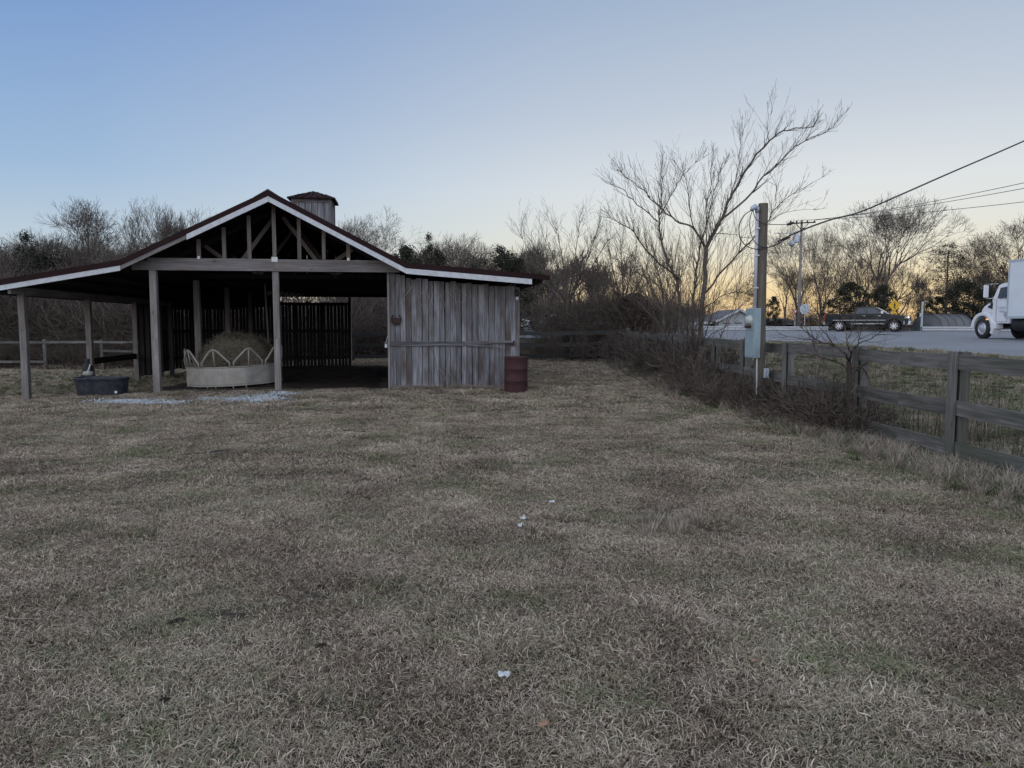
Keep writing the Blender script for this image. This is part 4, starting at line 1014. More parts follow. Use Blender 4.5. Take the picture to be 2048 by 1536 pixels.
tk = box_truck(); p = at(1961, 677, 35.4); tk.location = (p.x+1.0, p.y, zr(p.x, p.y)+.012); tk.rotation_euler = (0,0,radians(180-86)); tk.scale = (.94,.94,.94)
def car(px, Y, rz, paint, label):
    p = at(px, 660, Y); t = thing('parked_car', (p.x, p.y, H(p.x, p.y)), label, 'car', rz=rz)
    low = [(-2.2,.35)]+[(x, z-.1) for x, z in arch(-1.35,.40,.44)]+[(x, z-.1) for x, z in arch(1.35,.40,.44)]+[(2.2,.32),(2.28,.55),(2.15,.78),(1.1,.95),(-1.7,1.0),(-2.2,.92),(-2.26,.6)]
    m = MB(); m.prism(low, -.88, .88); m.build('body', paint, t, bevel=.05)
    m = MB(); m.prism([(-1.75,.98),(-1.1,1.40),(.3,1.44),(1.15,.94)], -.82, .82, taper=lambda a, b: 1 if b < 1.2 else .8); m.build('cabin', 'skyglass', t, bevel=.04)
    m = MB(); m.box(-1.05,.3,-.62,.62,1.42,1.47); m.build('roof_panel', paint, t, bevel=.02)
    for s_ in (-1,1):
        wheel(t, 1.35, s_*.8, .32, .2, 'alu', 5); wheel(t, -1.35, s_*.8, .32, .2, 'alu', 5)
        m = MB(); m.box(2.1,2.26,s_*.65-.12,s_*.65+.12,.6,.72); m.build('headlight', 'fascia', t)
car(1322, 70, radians(-60), 'white', 'white car across the road behind the brush clump')
car(1372, 74, radians(-80), 'siding', 'silver car seen through the stems of the tall bare tree')
car(1042, 68, radians(5), 'white', 'white car just past the right corner of the barn')
car(1185, 72, radians(0), 'siding', 'pale car across the road behind the fence brush')
# ---------------------------------------------------------------- houses
def house(px0, px1, Y, ytop, yeave, gable, wallm, label, name='house', wins=3):
    a = at(px0, 655, Y); b = at(px1, 655, Y); L = b.x-a.x; gz = H(a.x, Y); t = thing(name, (a.x, Y, gz), label, 'house')
    ze = at(px0, yeave, Y).z-gz; zt = at(px0, ytop, Y).z-gz; D = 8
    m = MB(); m.box(0,L,0,D,-.3,ze); 
    if gable: m.prism([(0,ze),(L,ze),(L/2,zt-.08)], .0, D)
    m.build('wall', wallm, t)
    m = MB()
    if gable:
        for s_ in (0, 1):
            x0, x1 = (-.5, L/2) if s_ == 0 else (L+.5, L/2); z0 = ze-.25
            m.add([(x0,-.5,z0),(x1,-.5,zt),(x1,D+.5,zt),(x0,D+.5,z0),(x0,-.5,z0+.15),(x1,-.5,zt+.15),(x1,D+.5,zt+.15),(x0,D+.5,z0+.15)], [(0,3,2,1),(4,5,6,7),(0,1,5,4),(1,2,6,5),(2,3,7,6),(3,0,4,7)])
    else: m.prism([(-.5,ze-.1),(D/2,zt),(D+.5,ze-.1)], -.5, L+.5, axis='x')
    m.build('roof', 'roofgrey', t)
    m = MB()
    if gable:
        for x0 in (-.5, L+.5): m.beam((x0,-.52,ze-.2),(L/2,-.52,zt+.08),.04,.22,(0,0,1))
    else: m.box(-.5,L+.5,-.54,-.5,ze-.2,ze+.02)
    m.build('fascia', 'fascia', t)
    for k in range(wins):
        x = L*(k+.6)/(wins+.2); m = MB(); m.box(x-.5,x+.5,-.03,.02,.9,ze-.35); o = m.build('window', 'fascia', t); m = MB(); m.box(x-.42,x+.42,-.05,-.032,.98,ze-.43); m.build('pane', 'glass', o)
    m = MB(); m.box(L*.42,L*.42+1,-.04,.02,-.1,ze-.3); m.build('door', 'siding', t)
    return t
house(1062, 1150, 82, 631, 645, True, 'sidinggreen', 'green gabled house with white roof edge behind the fence brush')
house(1438, 1515, 84, 621, 640, True, 'siding', 'grey gabled house with pale walls left of the meter pole')
house(1395, 1437, 86, 634, 644, False, 'siding', 'low grey roofed building beside the pale gabled house', wins=2)
house(1545, 1592, 95, 636, 646, False, 'siding', 'low pale building beyond the road near the power pole', wins=2)
house(1290, 1345, 96, 640, 648, False, 'siding', 'low white building behind the brush clump across the road', wins=2)
p = at(1884, 650, 70); L = at(1945, 650, 70).x-p.x; gz = H(p.x, p.y); t = thing('covered_shed', (p.x, p.y, gz), 'grey tarp covered hoop shed behind the guardrail beside the box truck', 'shed')
zt = at(1900, 628, 70).z-gz; m = MB(); vs=[]; nk=14
for i in range(9):
    x = lerp(0, L, i/8)
    for k in range(nk+1):
        a = pi*k/nk; sag = .12*(i % 2); vs.append((x, 2.5-2.5*cos(a), (zt-sag)*max(0, sin(a))**.6))
m.add(vs, [(i*(nk+1)+k, i*(nk+1)+k+1, (i+1)*(nk+1)+k+1, (i+1)*(nk+1)+k) for i in range(8) for k in range(nk)]+[tuple(range(nk+1)), tuple(8*(nk+1)+k for k in range(nk,-1,-1))])
m.build('cover', 'tarp', t, smooth=True)
m = MB()
for i in range(0, 9, 2): m.tube([(L*i/8, 2.5-2.53*cos(pi*k/nk), (zt+.03)*max(0, sin(pi*k/nk))**.6) for k in range(nk+1)], .03, 5)
m.build('hoop', 'tarp', t)
# ---------------------------------------------------------------- trees
rt = random.Random(11)
def rv(s=1.): return Vector((rt.gauss(0,s), rt.gauss(0,s), rt.gauss(0,s)))
def grow(mb, p, d, L, r, lev, up=.10, maxlev=4, kids=(4,5,4,3), spread=.75, wob=.14, minr=.004, n=3, seg=5, taper=.35):
    pts=[p.copy()]; rad=[r]; q = p.copy(); dd = d.normalized(); sp=[]
    for k in range(seg):
        dd = (dd+rv(wob)+Vector((0,0,up))).normalized(); q = q+dd*L/seg; pts.append(q.copy())
        rr = max(minr, r*(1-(1-taper)*(k+1)/seg)); rad.append(rr); sp.append((q.copy(), dd.copy(), rr, (k+1)/seg))
    mb.tube(pts, rad, 5 if lev == 0 else n, cap=False)
    if lev >= maxlev: return
    for c in range(kids[min(lev, len(kids)-1)]):
        if c == 0: q, dd, rr, f = sp[-1]
        else: q, dd, rr, f = sp[rt.randint(1 if lev else 2, seg-1)]
        side = rv(); side = (side-dd*side.dot(dd)).normalized()
        nd = (dd+side*spread*rt.uniform(.6,1.3)*(.5 if c == 0 else 1)).normalized()
        grow(mb, q, nd, L*rt.uniform(.55,.8)*(1-.25*f*(c != 0)), rr*(.8 if c == 0 else .62), lev+1, up, maxlev, kids, spread, wob, minr, n, max(3, seg-1), taper)
def bare_tree(name, h, label, cat='tree', seed=1, spread=.55, up=.12, maxlev=5, kids=(6,5,4,4,3), minr=.009, trunkf=.24, forks=1, r0=None, bark='bark'):
    rt.seed(seed); t = thing(name, (0,0,0), label, cat); r0 = r0 or h*.02
    tr = MB(); cr = MB(); th = h*trunkf
    for f in range(forks):
        lean = Vector((rt.gauss(0,.12 if forks > 1 else .03), rt.gauss(0,.12 if forks > 1 else .03), 1)).normalized()
        b = Vector((rt.uniform(-.2,.2), rt.uniform(-.2,.2), -.3)) if forks > 1 else Vector((0,0,-.3))
        top = b+lean*(th+.3); mid = b.lerp(top, .5)+Vector((rt.gauss(0,.05), rt.gauss(0,.05), 0))
        rr = r0/sqrt(forks); tr.tube([b, b+lean*.4, mid, top], [rr*1.35, rr*1.05, rr*.9, rr*.75], 8, cap=False)
        grow(cr, top, (lean+rv(.08)).normalized(), h*.36, rr*.75, 0, up, maxlev, kids, spread, .10, minr)
        for k in range(3):
            a = rt.uniform(0, 6.28); d = Vector((cos(a)*.8, sin(a)*.8, rt.uniform(.5,1))).normalized()
            grow(cr, b.lerp(top, rt.uniform(.6,1)), d, h*rt.uniform(.24,.33), rr*.42, 1, up, maxlev, kids, spread, .10, minr)
    tr.build('trunk', bark, t, smooth=True); cr.build('crown', 'twig', t, fix=False)
    return t
def fork(mb, p, d, L, r, depth, ang=.5, minr=.009, up=.05, ratio=.80):
    """branch that keeps dividing in two or three: rounded crowns"""
    m_ = p+(d+rv(.10))*L*.5; dd = (d+rv(.10)+Vector((0,0,up))).normalized(); e = m_+dd*L*.5; r1 = max(minr, r*.78)
    mb.tube([p, m_, e], [r, (r+r1)/2, r1], 5 if r > .06 else 3, cap=False)
    if depth == 0: return
    n = 3 if rt.random() < .38 else 2; a0 = rt.uniform(0, 6.28); x = dd.cross(Vector((.3,.2,1))).normalized(); y = dd.cross(x)
    for k in range(n):
        a = a0+2*pi*k/n+rt.gauss(0,.3); s_ = ang*rt.uniform(.55,1.25)
        nd = (dd+(x*cos(a)+y*sin(a))*s_+Vector((0,0,up))).normalized()
        if nd.z < -.15: nd.z = -.05; nd.normalize()
        fork(mb, e, nd, L*ratio*rt.uniform(.8,1.18), max(minr, r1*(.82 if k == 0 else .66)), depth-1, ang, minr, up, ratio)
    if depth < 6 and rt.random() < .5:
        sd_ = rv(); sd_ = (sd_-dd*sd_.dot(dd)).normalized(); fork(mb, m_, (dd*.6+sd_).normalized(), L*.6, max(minr, r*.4), max(0, depth-3), ang, minr, up, ratio)
def round_tree(name, h, label, seed, trunkf=.3, L0=.2, ang=.5, depth=8, r0=None, ratio=.80, up=.04, minr=.009):
    rt.seed(seed); t = thing(name, (0,0,0), label, 'tree'); r0 = r0 or h*.019; tr = MB(); cr = MB(); b = Vector((0,0,-.3)); lean = Vector((rt.gauss(0,.04), rt.gauss(0,.04), 1)).normalized(); top = b+lean*(h*trunkf+.3)
    tr.tube([b, b+lean*.4, b.lerp(top,.5)+Vector((.04,0,0)), top], [r0*1.4, r0*1.08, r0*.95, r0*.85], 8, cap=False)
    n = 3
    for k in range(n):
        a = 2*pi*k/n+rt.gauss(0,.3); d = (lean+Vector((cos(a), sin(a), 0))*ang*rt.uniform(.4,1.0)).normalized(); fork(cr, top, d, h*L0, r0*.62, depth, ang, minr, up, ratio)
    for k in range(3):
        a = rt.uniform(0,6.28); fork(cr, b.lerp(top, rt.uniform(.55,.95)), Vector((cos(a), sin(a), .55)).normalized(), h*L0*.8, r0*.35, depth-2, ang, minr, up, ratio)
    tr.build('trunk', 'bark', t, smooth=True); cr.build('crown', 'twig', t, fix=False); return t
def crown_h(t):
    return max(max(v.co.z for v in c.data.vertices) for c in kids(t))
# evergreens
def evergreen(name, h, wd, label, seed, shape='cone', n=5200, ls=.14, base=.05, mat='cedar', trunkcol='bark'):
    rt.seed(seed); t = thing(name, (0,0,0), label, 'tree'); tr = MB(); tr.tube([(0,0,-.3),(0,0,h*.5),(0,0,h*.93)], [h*.014,h*.009,h*.003], 8, cap=False)
    fo = MB(); cl=[]
    for k in range(95):
        f = rt.random()**.85; z = h*(base+(1-base)*f)
        if shape == 'cone': w_ = wd*(1-f)**.75*.98+.06*wd
        elif shape == 'round': w_ = wd*sqrt(max(.02, 1-(2*f-1)**2))
        else: w_ = wd*(.35+.9*sin(pi*min(1, f*1.02)))*rt.uniform(.5,1.1)
        a = rt.uniform(0,6.28); r = w_*rt.uniform(.25,1.0)*(1+.22*sin(a*3+seed)); c = Vector((r*cos(a), r*sin(a), z+rt.uniform(-.2,.2))); cl.append((c, wd*rt.uniform(.13,.30)))
        tr.tube([(0,0,max(.1, z-.25*r)), c], [.02+.01*h/6, .006], 3, cap=False)
    for k in range(n):
        c, s_ = rt.choice(cl); d = rv().normalized(); p = c+Vector((d.x, d.y, d.z*.7))*s_*rt.random()**.4
        a = rv().normalized(); b = a.cross(rv()).normalized(); q = ls*rt.uniform(.5,1.3)
        fo.add([p-a*q*.25, p+b*q*.5, p+a*q*.3-b*q*.1, p-b*q*.45], [(0,1,2,3)])
    tr.build('trunk', trunkcol, t); fo.build('crown', mat, t, fix=False); return t
protoB = [round_tree('bare_tree', 10, 'x', 3, .30, .19, .46, 7), round_tree('bare_tree', 10, 'x', 5, .22, .19, .55, 7), bare_tree('bare_tree', 10, 'x', seed=9, spread=.45, up=.16, forks=2, kids=(4,5,4,3,3)),
    round_tree('bare_tree', 10, 'x', 14, .26, .18, .62, 7, up=.02), round_tree('bare_tree', 10, 'x', 21, .16, .20, .42, 7, up=.08)]
hB = [crown_h(t) for t in protoB]
protoE = [evergreen('cedar_tree', 8, 1.9, 'x', 31, 'cone'), evergreen('cedar_tree', 7, 2.3, 'x', 33, 'loose', 7500, .16, .02), evergreen('cedar_tree', 6, 2.8, 'x', 35, 'round', 9000, .2, .0), evergreen('pine_tree', 11, 2.2, 'x', 37, 'loose', 3200, .16, .35)]
hE = [crown_h(t) for t in protoE]
first = {}
def place(protos, hs, i, px, ytop, Y, label, group=None, sx=1., rz=None):
    p = at(px, 655, Y); z = H(p.x, p.y); top = at(px, ytop, Y).z; sc = (top-z)/hs[i]; rz = rt.uniform(0,6.28) if rz is None else rz
    o = protos[i]; key = o.name
    if key not in first: first[key] = 1; r = o; r.location = (p.x, p.y, z); r.rotation_euler = (0,0,rz); r.scale = (sc*sx, sc*sx, sc); r['label'] = label
    else: r = copy_thing(o, (p.x, p.y, z), rz, (sc*sx, sc*sx, sc), label)
    if 'group' in r: del r['group']
    if group: r['group'] = group
    return r
LB = [
 (0, 188, 390, 52, 'tall bare tree with a wide twiggy crown above the left lean-to roof', 1.0),
 (4, 308, 392, 54, 'tall bare tree of many upright stems left of the barn gable', .95),
 (2, 352, 408, 56, 'slender bare tree leaning beside the tall tree left of the gable', .8),
 (1, 418, 412, 60, 'bare tree whose top just shows over the left slope of the gable', .9),
 (3, 752, 412, 66, 'rounded bare tree standing just right of the barn cupola', 1.0),
 (0, 702, 428, 64, 'bare tree half hidden behind the barn cupola', .8),
 (4, 892, 462, 70, 'bare tree above the middle of the stable roof', 1.1),
 (1, 940, 462, 72, 'broad bare tree right of the ragged cedar above the stable roof', 1.1),
 (2, 1085, 478, 74, 'pale bare tree right of the bushy cedar beyond the barn corner', 1.0),
 (1, 1590, 432, 78, 'thin bare tree just left of the far power pole', .75),
 (4, 1640, 440, 80, 'thin bare tree just right of the far power pole', .7),
 (0, 1716, 462, 82, 'bare tree left of the great spreading tree behind the pickup', .9),
 (3, 1905, 470, 95, 'bare tree behind the ragged pine at the right', 1.0),
 (0, 2035, 425, 84, 'big bare tree at the right edge above the box truck', 1.25),
 (4, 1965, 462, 88, 'bare tree rising behind the front of the box truck', 1.0),
 (1, 1470, 560, 110, 'low bare tree against the yellow sky left of the meter pole', 1.1),
]
for i, px, yt, Y, lb, sx in LB: place(protoB, hB, i, px, yt, Y, lb, None, sx)
# more anonymous trees of the wood edge: left, middle
wood_l = 'bare tree in the dense wood edge behind the left lean-to'
for k in range(17):
    place(protoB, hB, rt.randint(0,4), -30+k*21+rt.uniform(-8,8), rt.uniform(452,500), rt.uniform(46,60), wood_l, 'bare trees of the wood edge behind the left lean-to', rt.uniform(.9,1.3))
wood_m = 'bare tree in the row behind the stable roof and cedars'
for k in range(15):
    place(protoB, hB, rt.randint(0,4), 690+k*29+rt.uniform(-12,12), rt.uniform(470,520), rt.uniform(62,80), wood_m, 'bare trees of the row behind the stable roof', rt.uniform(.9,1.3))
wood_r = 'smaller bare tree in the row across the road at the right'
for k in range(11):
    place(protoB, hB, rt.randint(0,4), 1560+k*48+rt.uniform(-18,18), rt.uniform(500,560), rt.uniform(85,115), wood_r, 'smaller bare trees across the road', rt.uniform(.9,1.4))
for i, px, yt, Y, sx, lb in ((0, 62, 458, 44, 1.0, 'dark pointed cedar above the left end of the lean-to roof'), (2, 90, 500, 47, 1.0, 'rounded dark cedar beside the pointed one at the far left'),
   (0, 858, 462, 55, .75, 'ragged dark cedar with a forked top above the stable roof'), (2, 812, 486, 56, .8, 'short dark cedar where gable and stable roofs meet'), (1, 880, 492, 57, .7, 'bushy dark cedar touching the ragged one above the stable roof'),
   (1, 1008, 486, 58, 1.1, 'wide bushy cedar above the right end of the stable roof'), (2, 1040, 512, 60, .9, 'low dark cedar beside the wide bushy one'),
   (3, 1508, 540, 90, .9, 'layered dark pine partly hidden behind the meter pole'), (2, 1545, 590, 84, .7, 'dark round evergreen right of the meter pole'),
   (2, 1700, 560, 74, 1.2, 'large dark evergreen mound behind the pickup bed'), (2, 1762, 566, 72, 1.0, 'dark evergreen mound behind the yellow sign'), (1, 1655, 596, 76, 1.0, 'low dark evergreen behind the pickup tail'),
   (3, 1890, 482, 78, 1.25, 'tall ragged pine left of the box truck'), (2, 1872, 590, 80, 1.1, 'broad dark evergreen under the ragged pine'), (2, 1935, 560, 76, 1.3, 'dark evergreen mass behind the truck hood'), (1, 2030, 560, 88, 1.4, 'dark evergreen behind the cargo box'), (2, 1975, 575, 82, 1.2, 'dark evergreen behind the cab of the box truck')):
    place(protoE, hE, i, px, yt, Y, lb, None, sx)
# great spreading tree
t = round_tree('bare_tree', 14, 'great spreading bare tree with tall trunk behind the pickup', 78, .24, .20, .50, 8, .36, .80, .05, .012)
p = at(1762, 655, 76); z = H(p.x, p.y); s_ = (at(1775, 382, 76).z-z)/crown_h(t); t.location = (p.x, p.y, z); t.scale = (s_*.95, s_*.95, s_)
# ---- hero tree in the fence line, limbs laid out by hand then twigs grown
rt.seed(101)
HY = 19.6
hb_ = at(1385, 735, HY); hroot = Vector((hb_.x, HY, H(hb_.x, HY)))
t = thing('bare_tree', hroot, 'tall leaning bare tree of several stems growing in the fence line', 'tree')
limbs = [
 ([(1401,760,0),(1401,657,0),(1410,552,0),(1413,499,0),(1427,467,0),(1445,436,.1),(1460,397,.2),(1489,344,.3),(1538,281,.5),(1577,260,.5),(1619,254,.5),(1640,233,.5)], .085, .006, 1),
 ([(1445,436,.1),(1492,397,.0),(1527,355,-.3),(1570,312,-.5),(1598,286,-.6),(1657,261,-.8),(1684,228,-1)], .035, .004, 1),
 ([(1538,281,.5),(1535,250,.5),(1545,222,.5)], .012, .004, .6),
 ([(1372,760,.1),(1359,657,.1),(1359,580,.1),(1337,527,.2),(1322,474,.3),(1318,443,.3),(1322,397,.3),(1323,348,.3),(1325,291,.3)], .06, .005, 1),
 ([(1318,443,.3),(1274,407,.2),(1243,379,.1),(1218,365,0)], .022, .004, 1),
 ([(1413,499,0),(1390,460,-.3),(1352,439,-.5),(1316,411,-.7),(1288,383,-.9),(1260,358,-1),(1229,341,-1.1)], .035, .004, 1),
 ([(1320,430,.3),(1346,383,.6),(1366,351,.8),(1415,309,1)], .018, .004, 1),
 ([(1390,460,-.3),(1378,411,-.2),(1373,369,0),(1348,320,.1)], .02, .004, 1),
 ([(1359,560,.1),(1306,513,-.4),(1274,474,-.7),(1243,446,-1),(1200,432,-1.2)], .03, .004, 1),
 ([(1408,590,0),(1450,538,.4),(1503,481,.8),(1534,446,1),(1552,414,1.2),(1598,379,1.3),(1654,351,1.4)], .032, .004, .8),
 ([(1552,414,1.2),(1550,372,1.2),(1520,355,1.2)], .012, .003, .5),
 ([(1534,446,1),(1570,425,1.1),(1640,417,1.3)], .012, .003, .4),
 ([(1356,640,.2),(1316,569,.6),(1246,530,1),(1211,499,1.2)], .028, .004, 1),
 ([(1385,760,.3),(1386,640,.3),(1392,560,.5),(1400,500,.8),(1420,420,1),(1437,350,1.2),(1455,320,1.3)], .045, .004, 1),
 ([(1413,499,0),(1412,430,-.2),(1420,370,-.4),(1425,300,-.5)], .02, .004, 1),
 ([(1427,467,0),(1470,470,-.5),(1500,478,-.8)], .012, .004, .5),
 ([(1405,620,0),(1450,590,-.6),(1490,585,-.9),(1530,600,-1.2)], .018, .004, .7),
 ([(1395,690,-.1),(1440,660,-.5),(1475,640,-.8)], .014, .004, .6),
 ([(1345,690,.1),(1310,640,-.3),(1270,600,-.5),(1235,585,-.7)], .02, .004, 1),
 ([(1460,397,.2),(1475,340,.4),(1480,290,.5),(1484,265,.6)], .016, .003, .9),
]
tr = MB(); cr = MB()
for li, (L_, r0, r1, dens) in enumerate(limbs):
    r0 *= .9; r1 *= .9
    raw = [at(a, b, HY+c)-hroot for a, b, c in L_]; pts = spline(raw, 4)
    pts = [q+rv(.016) for q in pts]; n = len(pts)
    rad = [lerp(r0, r1, (k/(n-1))**.8) for k in range(n)]
    (tr if li in (0,3,13) else cr).tube(pts, rad, 7 if r0 > .04 else 5, cap=False)
    tot = sum((pts[k+1]-pts[k]).length for k in range(n-1)); cnt = int(tot*12*dens)
    for c in range(cnt):
        k = rt.randint(max(1, int(n*.22)), n-2); q = pts[k]; dd = (pts[k+1]-pts[k-1]).normalized(); side = rv(); side = (side-dd*side.dot(dd)).normalized()
        d = (dd*1.0+side*rt.uniform(.35,.9)+Vector((0,0,.25))).normalized(); LL = rt.uniform(.25,.95)*(1-.78*k/n)
        grow(cr, q, d, LL, max(.005, min(.012, rad[k]*.5)), 2, .08, 4, (3,3,2,2), .5, .10, .0028, 3, 4)
for k_ in range(9):
    b_ = Vector((rt.uniform(-.5,.45), rt.uniform(-.35,.5), -.05)); d_ = Vector((rt.gauss(-.05,.3), rt.gauss(0,.25), 1)).normalized(); grow(cr, b_, d_, rt.uniform(1.5,2.6), .026, 1, .06, 4, (4,6,4,3), .45, .09, .003, 4, 6)
tr.build('trunk', 'bark', t, smooth=True); cr.build('crown', 'twig', t, fix=False)
# ---- bare tree right of the barn
def fan_tree(px, Y, ybase, yfork, ends, label, seed, r0=.09):
    rt.seed(seed); b = at(px, ybase, Y); root = Vector((b.x, Y, H(b.x, Y))); t = thing('bare_tree', root, label, 'tree'); tr = MB(); cr = MB()
    f = at(px+3, yfork, Y)-root; tr.tube([(0,0,-.2), f*.5+Vector((.03,0,0)), f], [r0*1.2, r0, r0*.8], 8, cap=False)
    for (a, b_, dy) in ends:
        e = at(a, b_, Y+dy)-root; mid = f.lerp(e, .5)+Vector((rt.gauss(0,.12), rt.gauss(0,.1), -.1)); pts = spline([f*rt.uniform(.85,1), mid, e], 8)
        n = len(pts); rad=[lerp(r0*.45, .004, k/(n-1)) for k in range(n)]; cr.tube(pts, rad, 4, cap=False)
        for c in range(24):
            k = rt.randint(4, n-2); dd = (pts[k+1]-pts[k]).normalized(); side = rv(); side = (side-dd*side.dot(dd)).normalized()
            grow(cr, pts[k], (dd+side*rt.uniform(.3,.8)+Vector((0,0,.2))).normalized(), rt.uniform(.35,.85), .01, 2, .06, 4, (3,3,3,2), .55, .1, .004, 3, 4)
    tr.build('trunk', 'bark', t, smooth=True); cr.build('crown', 'twig', t, fix=False); return t
fan_tree(1132, 34.6, 700, 600, [(1038,465,0),(1062,480,-1),(1085,470,1),(1112,455,0),(1160,440,.5),(1205,430,0),(1222,470,1),(1185,480,-1),(1060,540,1),(1215,530,-1)], 'spreading bare tree just beyond the right corner of the barn', 5, .085)
fan_tree(1245, 35.4, 700, 610, [(1190,520,0),(1215,490,1),(1240,480,0),(1275,490,-1),(1300,520,0),(1320,540,1),(1200,560,-1)], 'dense bare tree in the brush between barn and leaning tree', 6, .10)
fan_tree(1325, 29, 700, 620, [(1280,530,0),(1300,500,1),(1335,520,0),(1365,540,-1),(1270,570,0)], 'small bare tree just left of the leaning tree at the fence', 8, .08)
# ---- sapling at the near fence
rt.seed(55)
sy = 10.9; sb = at(1700, 868, sy); root = Vector((sb.x, sy, H(sb.x, sy))); t = thing('sapling', root, 'dark leafless sapling fanning over the near fence rail', 'sapling'); tr = MB(); cr = MB()
tp = [Vector((0,0,-.1))]+[at(a, b, sy)-root for a, b in ((1701,820),(1699,770),(1698,722))]; tr.tube(tp, [.06,.048,.042,.032], 8, cap=False); f = tp[-1]
for pts_ in ([(1698,722),(1688,706),(1668,692),(1640,684),(1600,677),(1556,668)], [(1668,692),(1656,672),(1641,655),(1633,628)], [(1640,684),(1618,668),(1600,650)],
             [(1698,722),(1706,702),(1718,688),(1741,676),(1763,662)], [(1718,688),(1721,668),(1731,646)], [(1698,722),(1700,702),(1692,682),(1690,655),(1677,612)], [(1692,682),(1704,662),(1709,634)],
             [(1699,747),(1680,727),(1650,717),(1615,706),(1583,690)], [(1650,717),(1632,700),(1622,682)], [(1700,738),(1722,734),(1738,758),(1752,800),(1763,850)], [(1699,760),(1712,742),(1736,724),(1752,716)], [(1700,800),(1688,775),(1672,760),(1655,735)]):
    P_ = [at(a_, b_, sy+(rt.uniform(-.3,.3) if q_ else 0))-root for q_, (a_, b_) in enumerate(pts_)]; pts = [q+rv(.008) for q in spline(P_, 4)]; n = len(pts); big = .020 if len(pts_) > 4 else .010
    rad=[lerp(big,.003,(k/(n-1))**.7) for k in range(n)]; cr.tube(pts, rad, 5, cap=False)
    for c in range(11):
        k = rt.randint(2, n-2); dd = (pts[k+1]-pts[k]).normalized(); side = rv(); side = (side-dd*side.dot(dd)).normalized()
        grow(cr, pts[k], (dd+side*.8).normalized(), rt.uniform(.12,.38), .005, 3, .05, 4, (2,2,2,2), .6, .16, .002, 3, 4)
for k_ in range(9):      # vine stems wound up the little trunk and post
    a0 = rt.uniform(0,6.28); h0 = rt.uniform(.55,1.05); cr.tube([Vector((.07*cos(a0+z_*2.2)+rt.gauss(0,.015), .07*sin(a0+z_*2.2)+rt.gauss(0,.015), h0*z_/7)) for z_ in range(8)], .006, 4, cap=False)
tr.build('trunk', 'brush', t, smooth=True); cr.build('crown', 'brush', t, fix=False)
# ---- shrubs along the fences
def shrub(seed, h, dens=26, leaves=0):
    rt.seed(seed); t = thing('leafless_shrub', (0,0,0), 'x', 'shrub'); m = MB(); lf = MB()
    for k in range(dens):
        a = rt.uniform(0,6.28); b = Vector((rt.gauss(0,.25), rt.gauss(0,.25), -.05)); d = Vector((cos(a)*rt.uniform(.1,.7), sin(a)*rt.uniform(.1,.7), 1)).normalized()
        grow(m, b, d, h*rt.uniform(.45,.8), .014, 1, .04, 4, (4,5,4,3), .6, .16, .005, 3, 5)
    for k in range(leaves):
        f = rt.random(); a = rt.uniform(0,6.28); w_ = h*.45*sqrt(max(.05, 1-(1.6*f-.6)**2 if f > .3 else .9)); r = w_*rt.random()**.5; p = Vector((r*cos(a), r*sin(a), h*f)); u = rv().normalized(); v = u.cross(rv()).normalized(); q = .06*rt.uniform(.6,1.4)
        lf.add([p-u*q, p+v*q*.6, p+u*q, p-v*q*.6], [(0,1,2,3)])
    m.build('stems', 'brush', t, fix=False)
    if leaves: lf.build('leaves', 'dryleaf', t, fix=False)
    return t
sh = [shrub(201, 2.4), shrub(202, 2.0, 22), shrub(203, 2.6, 22, 7000)]; hS = [2.4, 2.0, 2.6]
def bounds_h(t): return max(max(v.co.z for v in c.data.vertices) for c in kids(t))
hS = [bounds_h(t) for t in sh]
for i, px, yt, Y, lb, sx in ((2, 1268, 500, 34.5, 'tall brown leafed shrub like a dark cone behind the fence', .95), (2, 1205, 612, 33.6, 'rounded brown shrub at the back fence left of the tall cone', .9), (2, 1150, 628, 34, 'low brown shrub at the back fence nearer the barn', .9),
    (0, 1110, 640, 32, 'twiggy shrub at the back fence beside the first tree', .55), (1, 1165, 650, 31.8, 'twiggy shrub in front of the back fence, second from the barn', .55), (0, 1225, 640, 31, 'twiggy shrub before the dense brush at the fence corner', .6),
    (1, 1295, 650, 28, 'twiggy shrub in the fence line near the fence corner', 1.), (0, 1335, 655, 25, 'twiggy shrub in the fence line left of the leaning tree', .9), (1, 1350, 690, 22, 'low twiggy shrub at the foot of the leaning tree', 1.), (2, 1312, 625, 33, 'brown leafed shrub between two bare trees at the fence', .6)):
    place(sh, hS, i, px, yt, Y, lb, None, sx)
# a shrub mesh kept for scattering
def src_shrub(seed, h, dens):
    rt.seed(seed); m = MB()
    for k in range(dens):
        a = rt.uniform(0,6.28); b = Vector((rt.gauss(0,.35), rt.gauss(0,.35), -.05)); d = Vector((cos(a)*rt.uniform(.1,.9), sin(a)*rt.uniform(.1,.9), 1)).normalized()
        grow(m, b, d, h*rt.uniform(.4,.75), .014, 1, .02, 3, (5,6,4,3), .75, .2, .006, 3, 5)
    return m.build('shrub_source', 'brush', fix=False)
src = [src_shrub(301, 2.2, 22), src_shrub(302, 2.6, 20), src_shrub(303, 1.7, 24)]
rt.seed(400); pts=[]
def addp(x, y, s_):
    if -.395 < x/y < -.232 and rt.random() < .85: return
    pts.append(((x, y, H(x, y)), (0,0,rt.uniform(0,6.28)), s_, rt.randint(0,2)))
for k in range(250): addp(rt.uniform(-34,-9), rt.uniform(34,46), rt.uniform(1.0,1.9))
for k in range(90): addp(rt.uniform(-14,-2), rt.uniform(36,46), rt.uniform(.8,1.35))
for k in range(16): addp(rt.uniform(-26,-13), rt.uniform(32,33), rt.uniform(.4,.7))
for k in range(26): addp(rt.uniform(1.6,8.2), rt.uniform(34.2,37), rt.uniform(.75,1.25))
for k in range(60): addp(rt.uniform(-2,26), rt.uniform(99,106), rt.uniform(1.3,2.2))
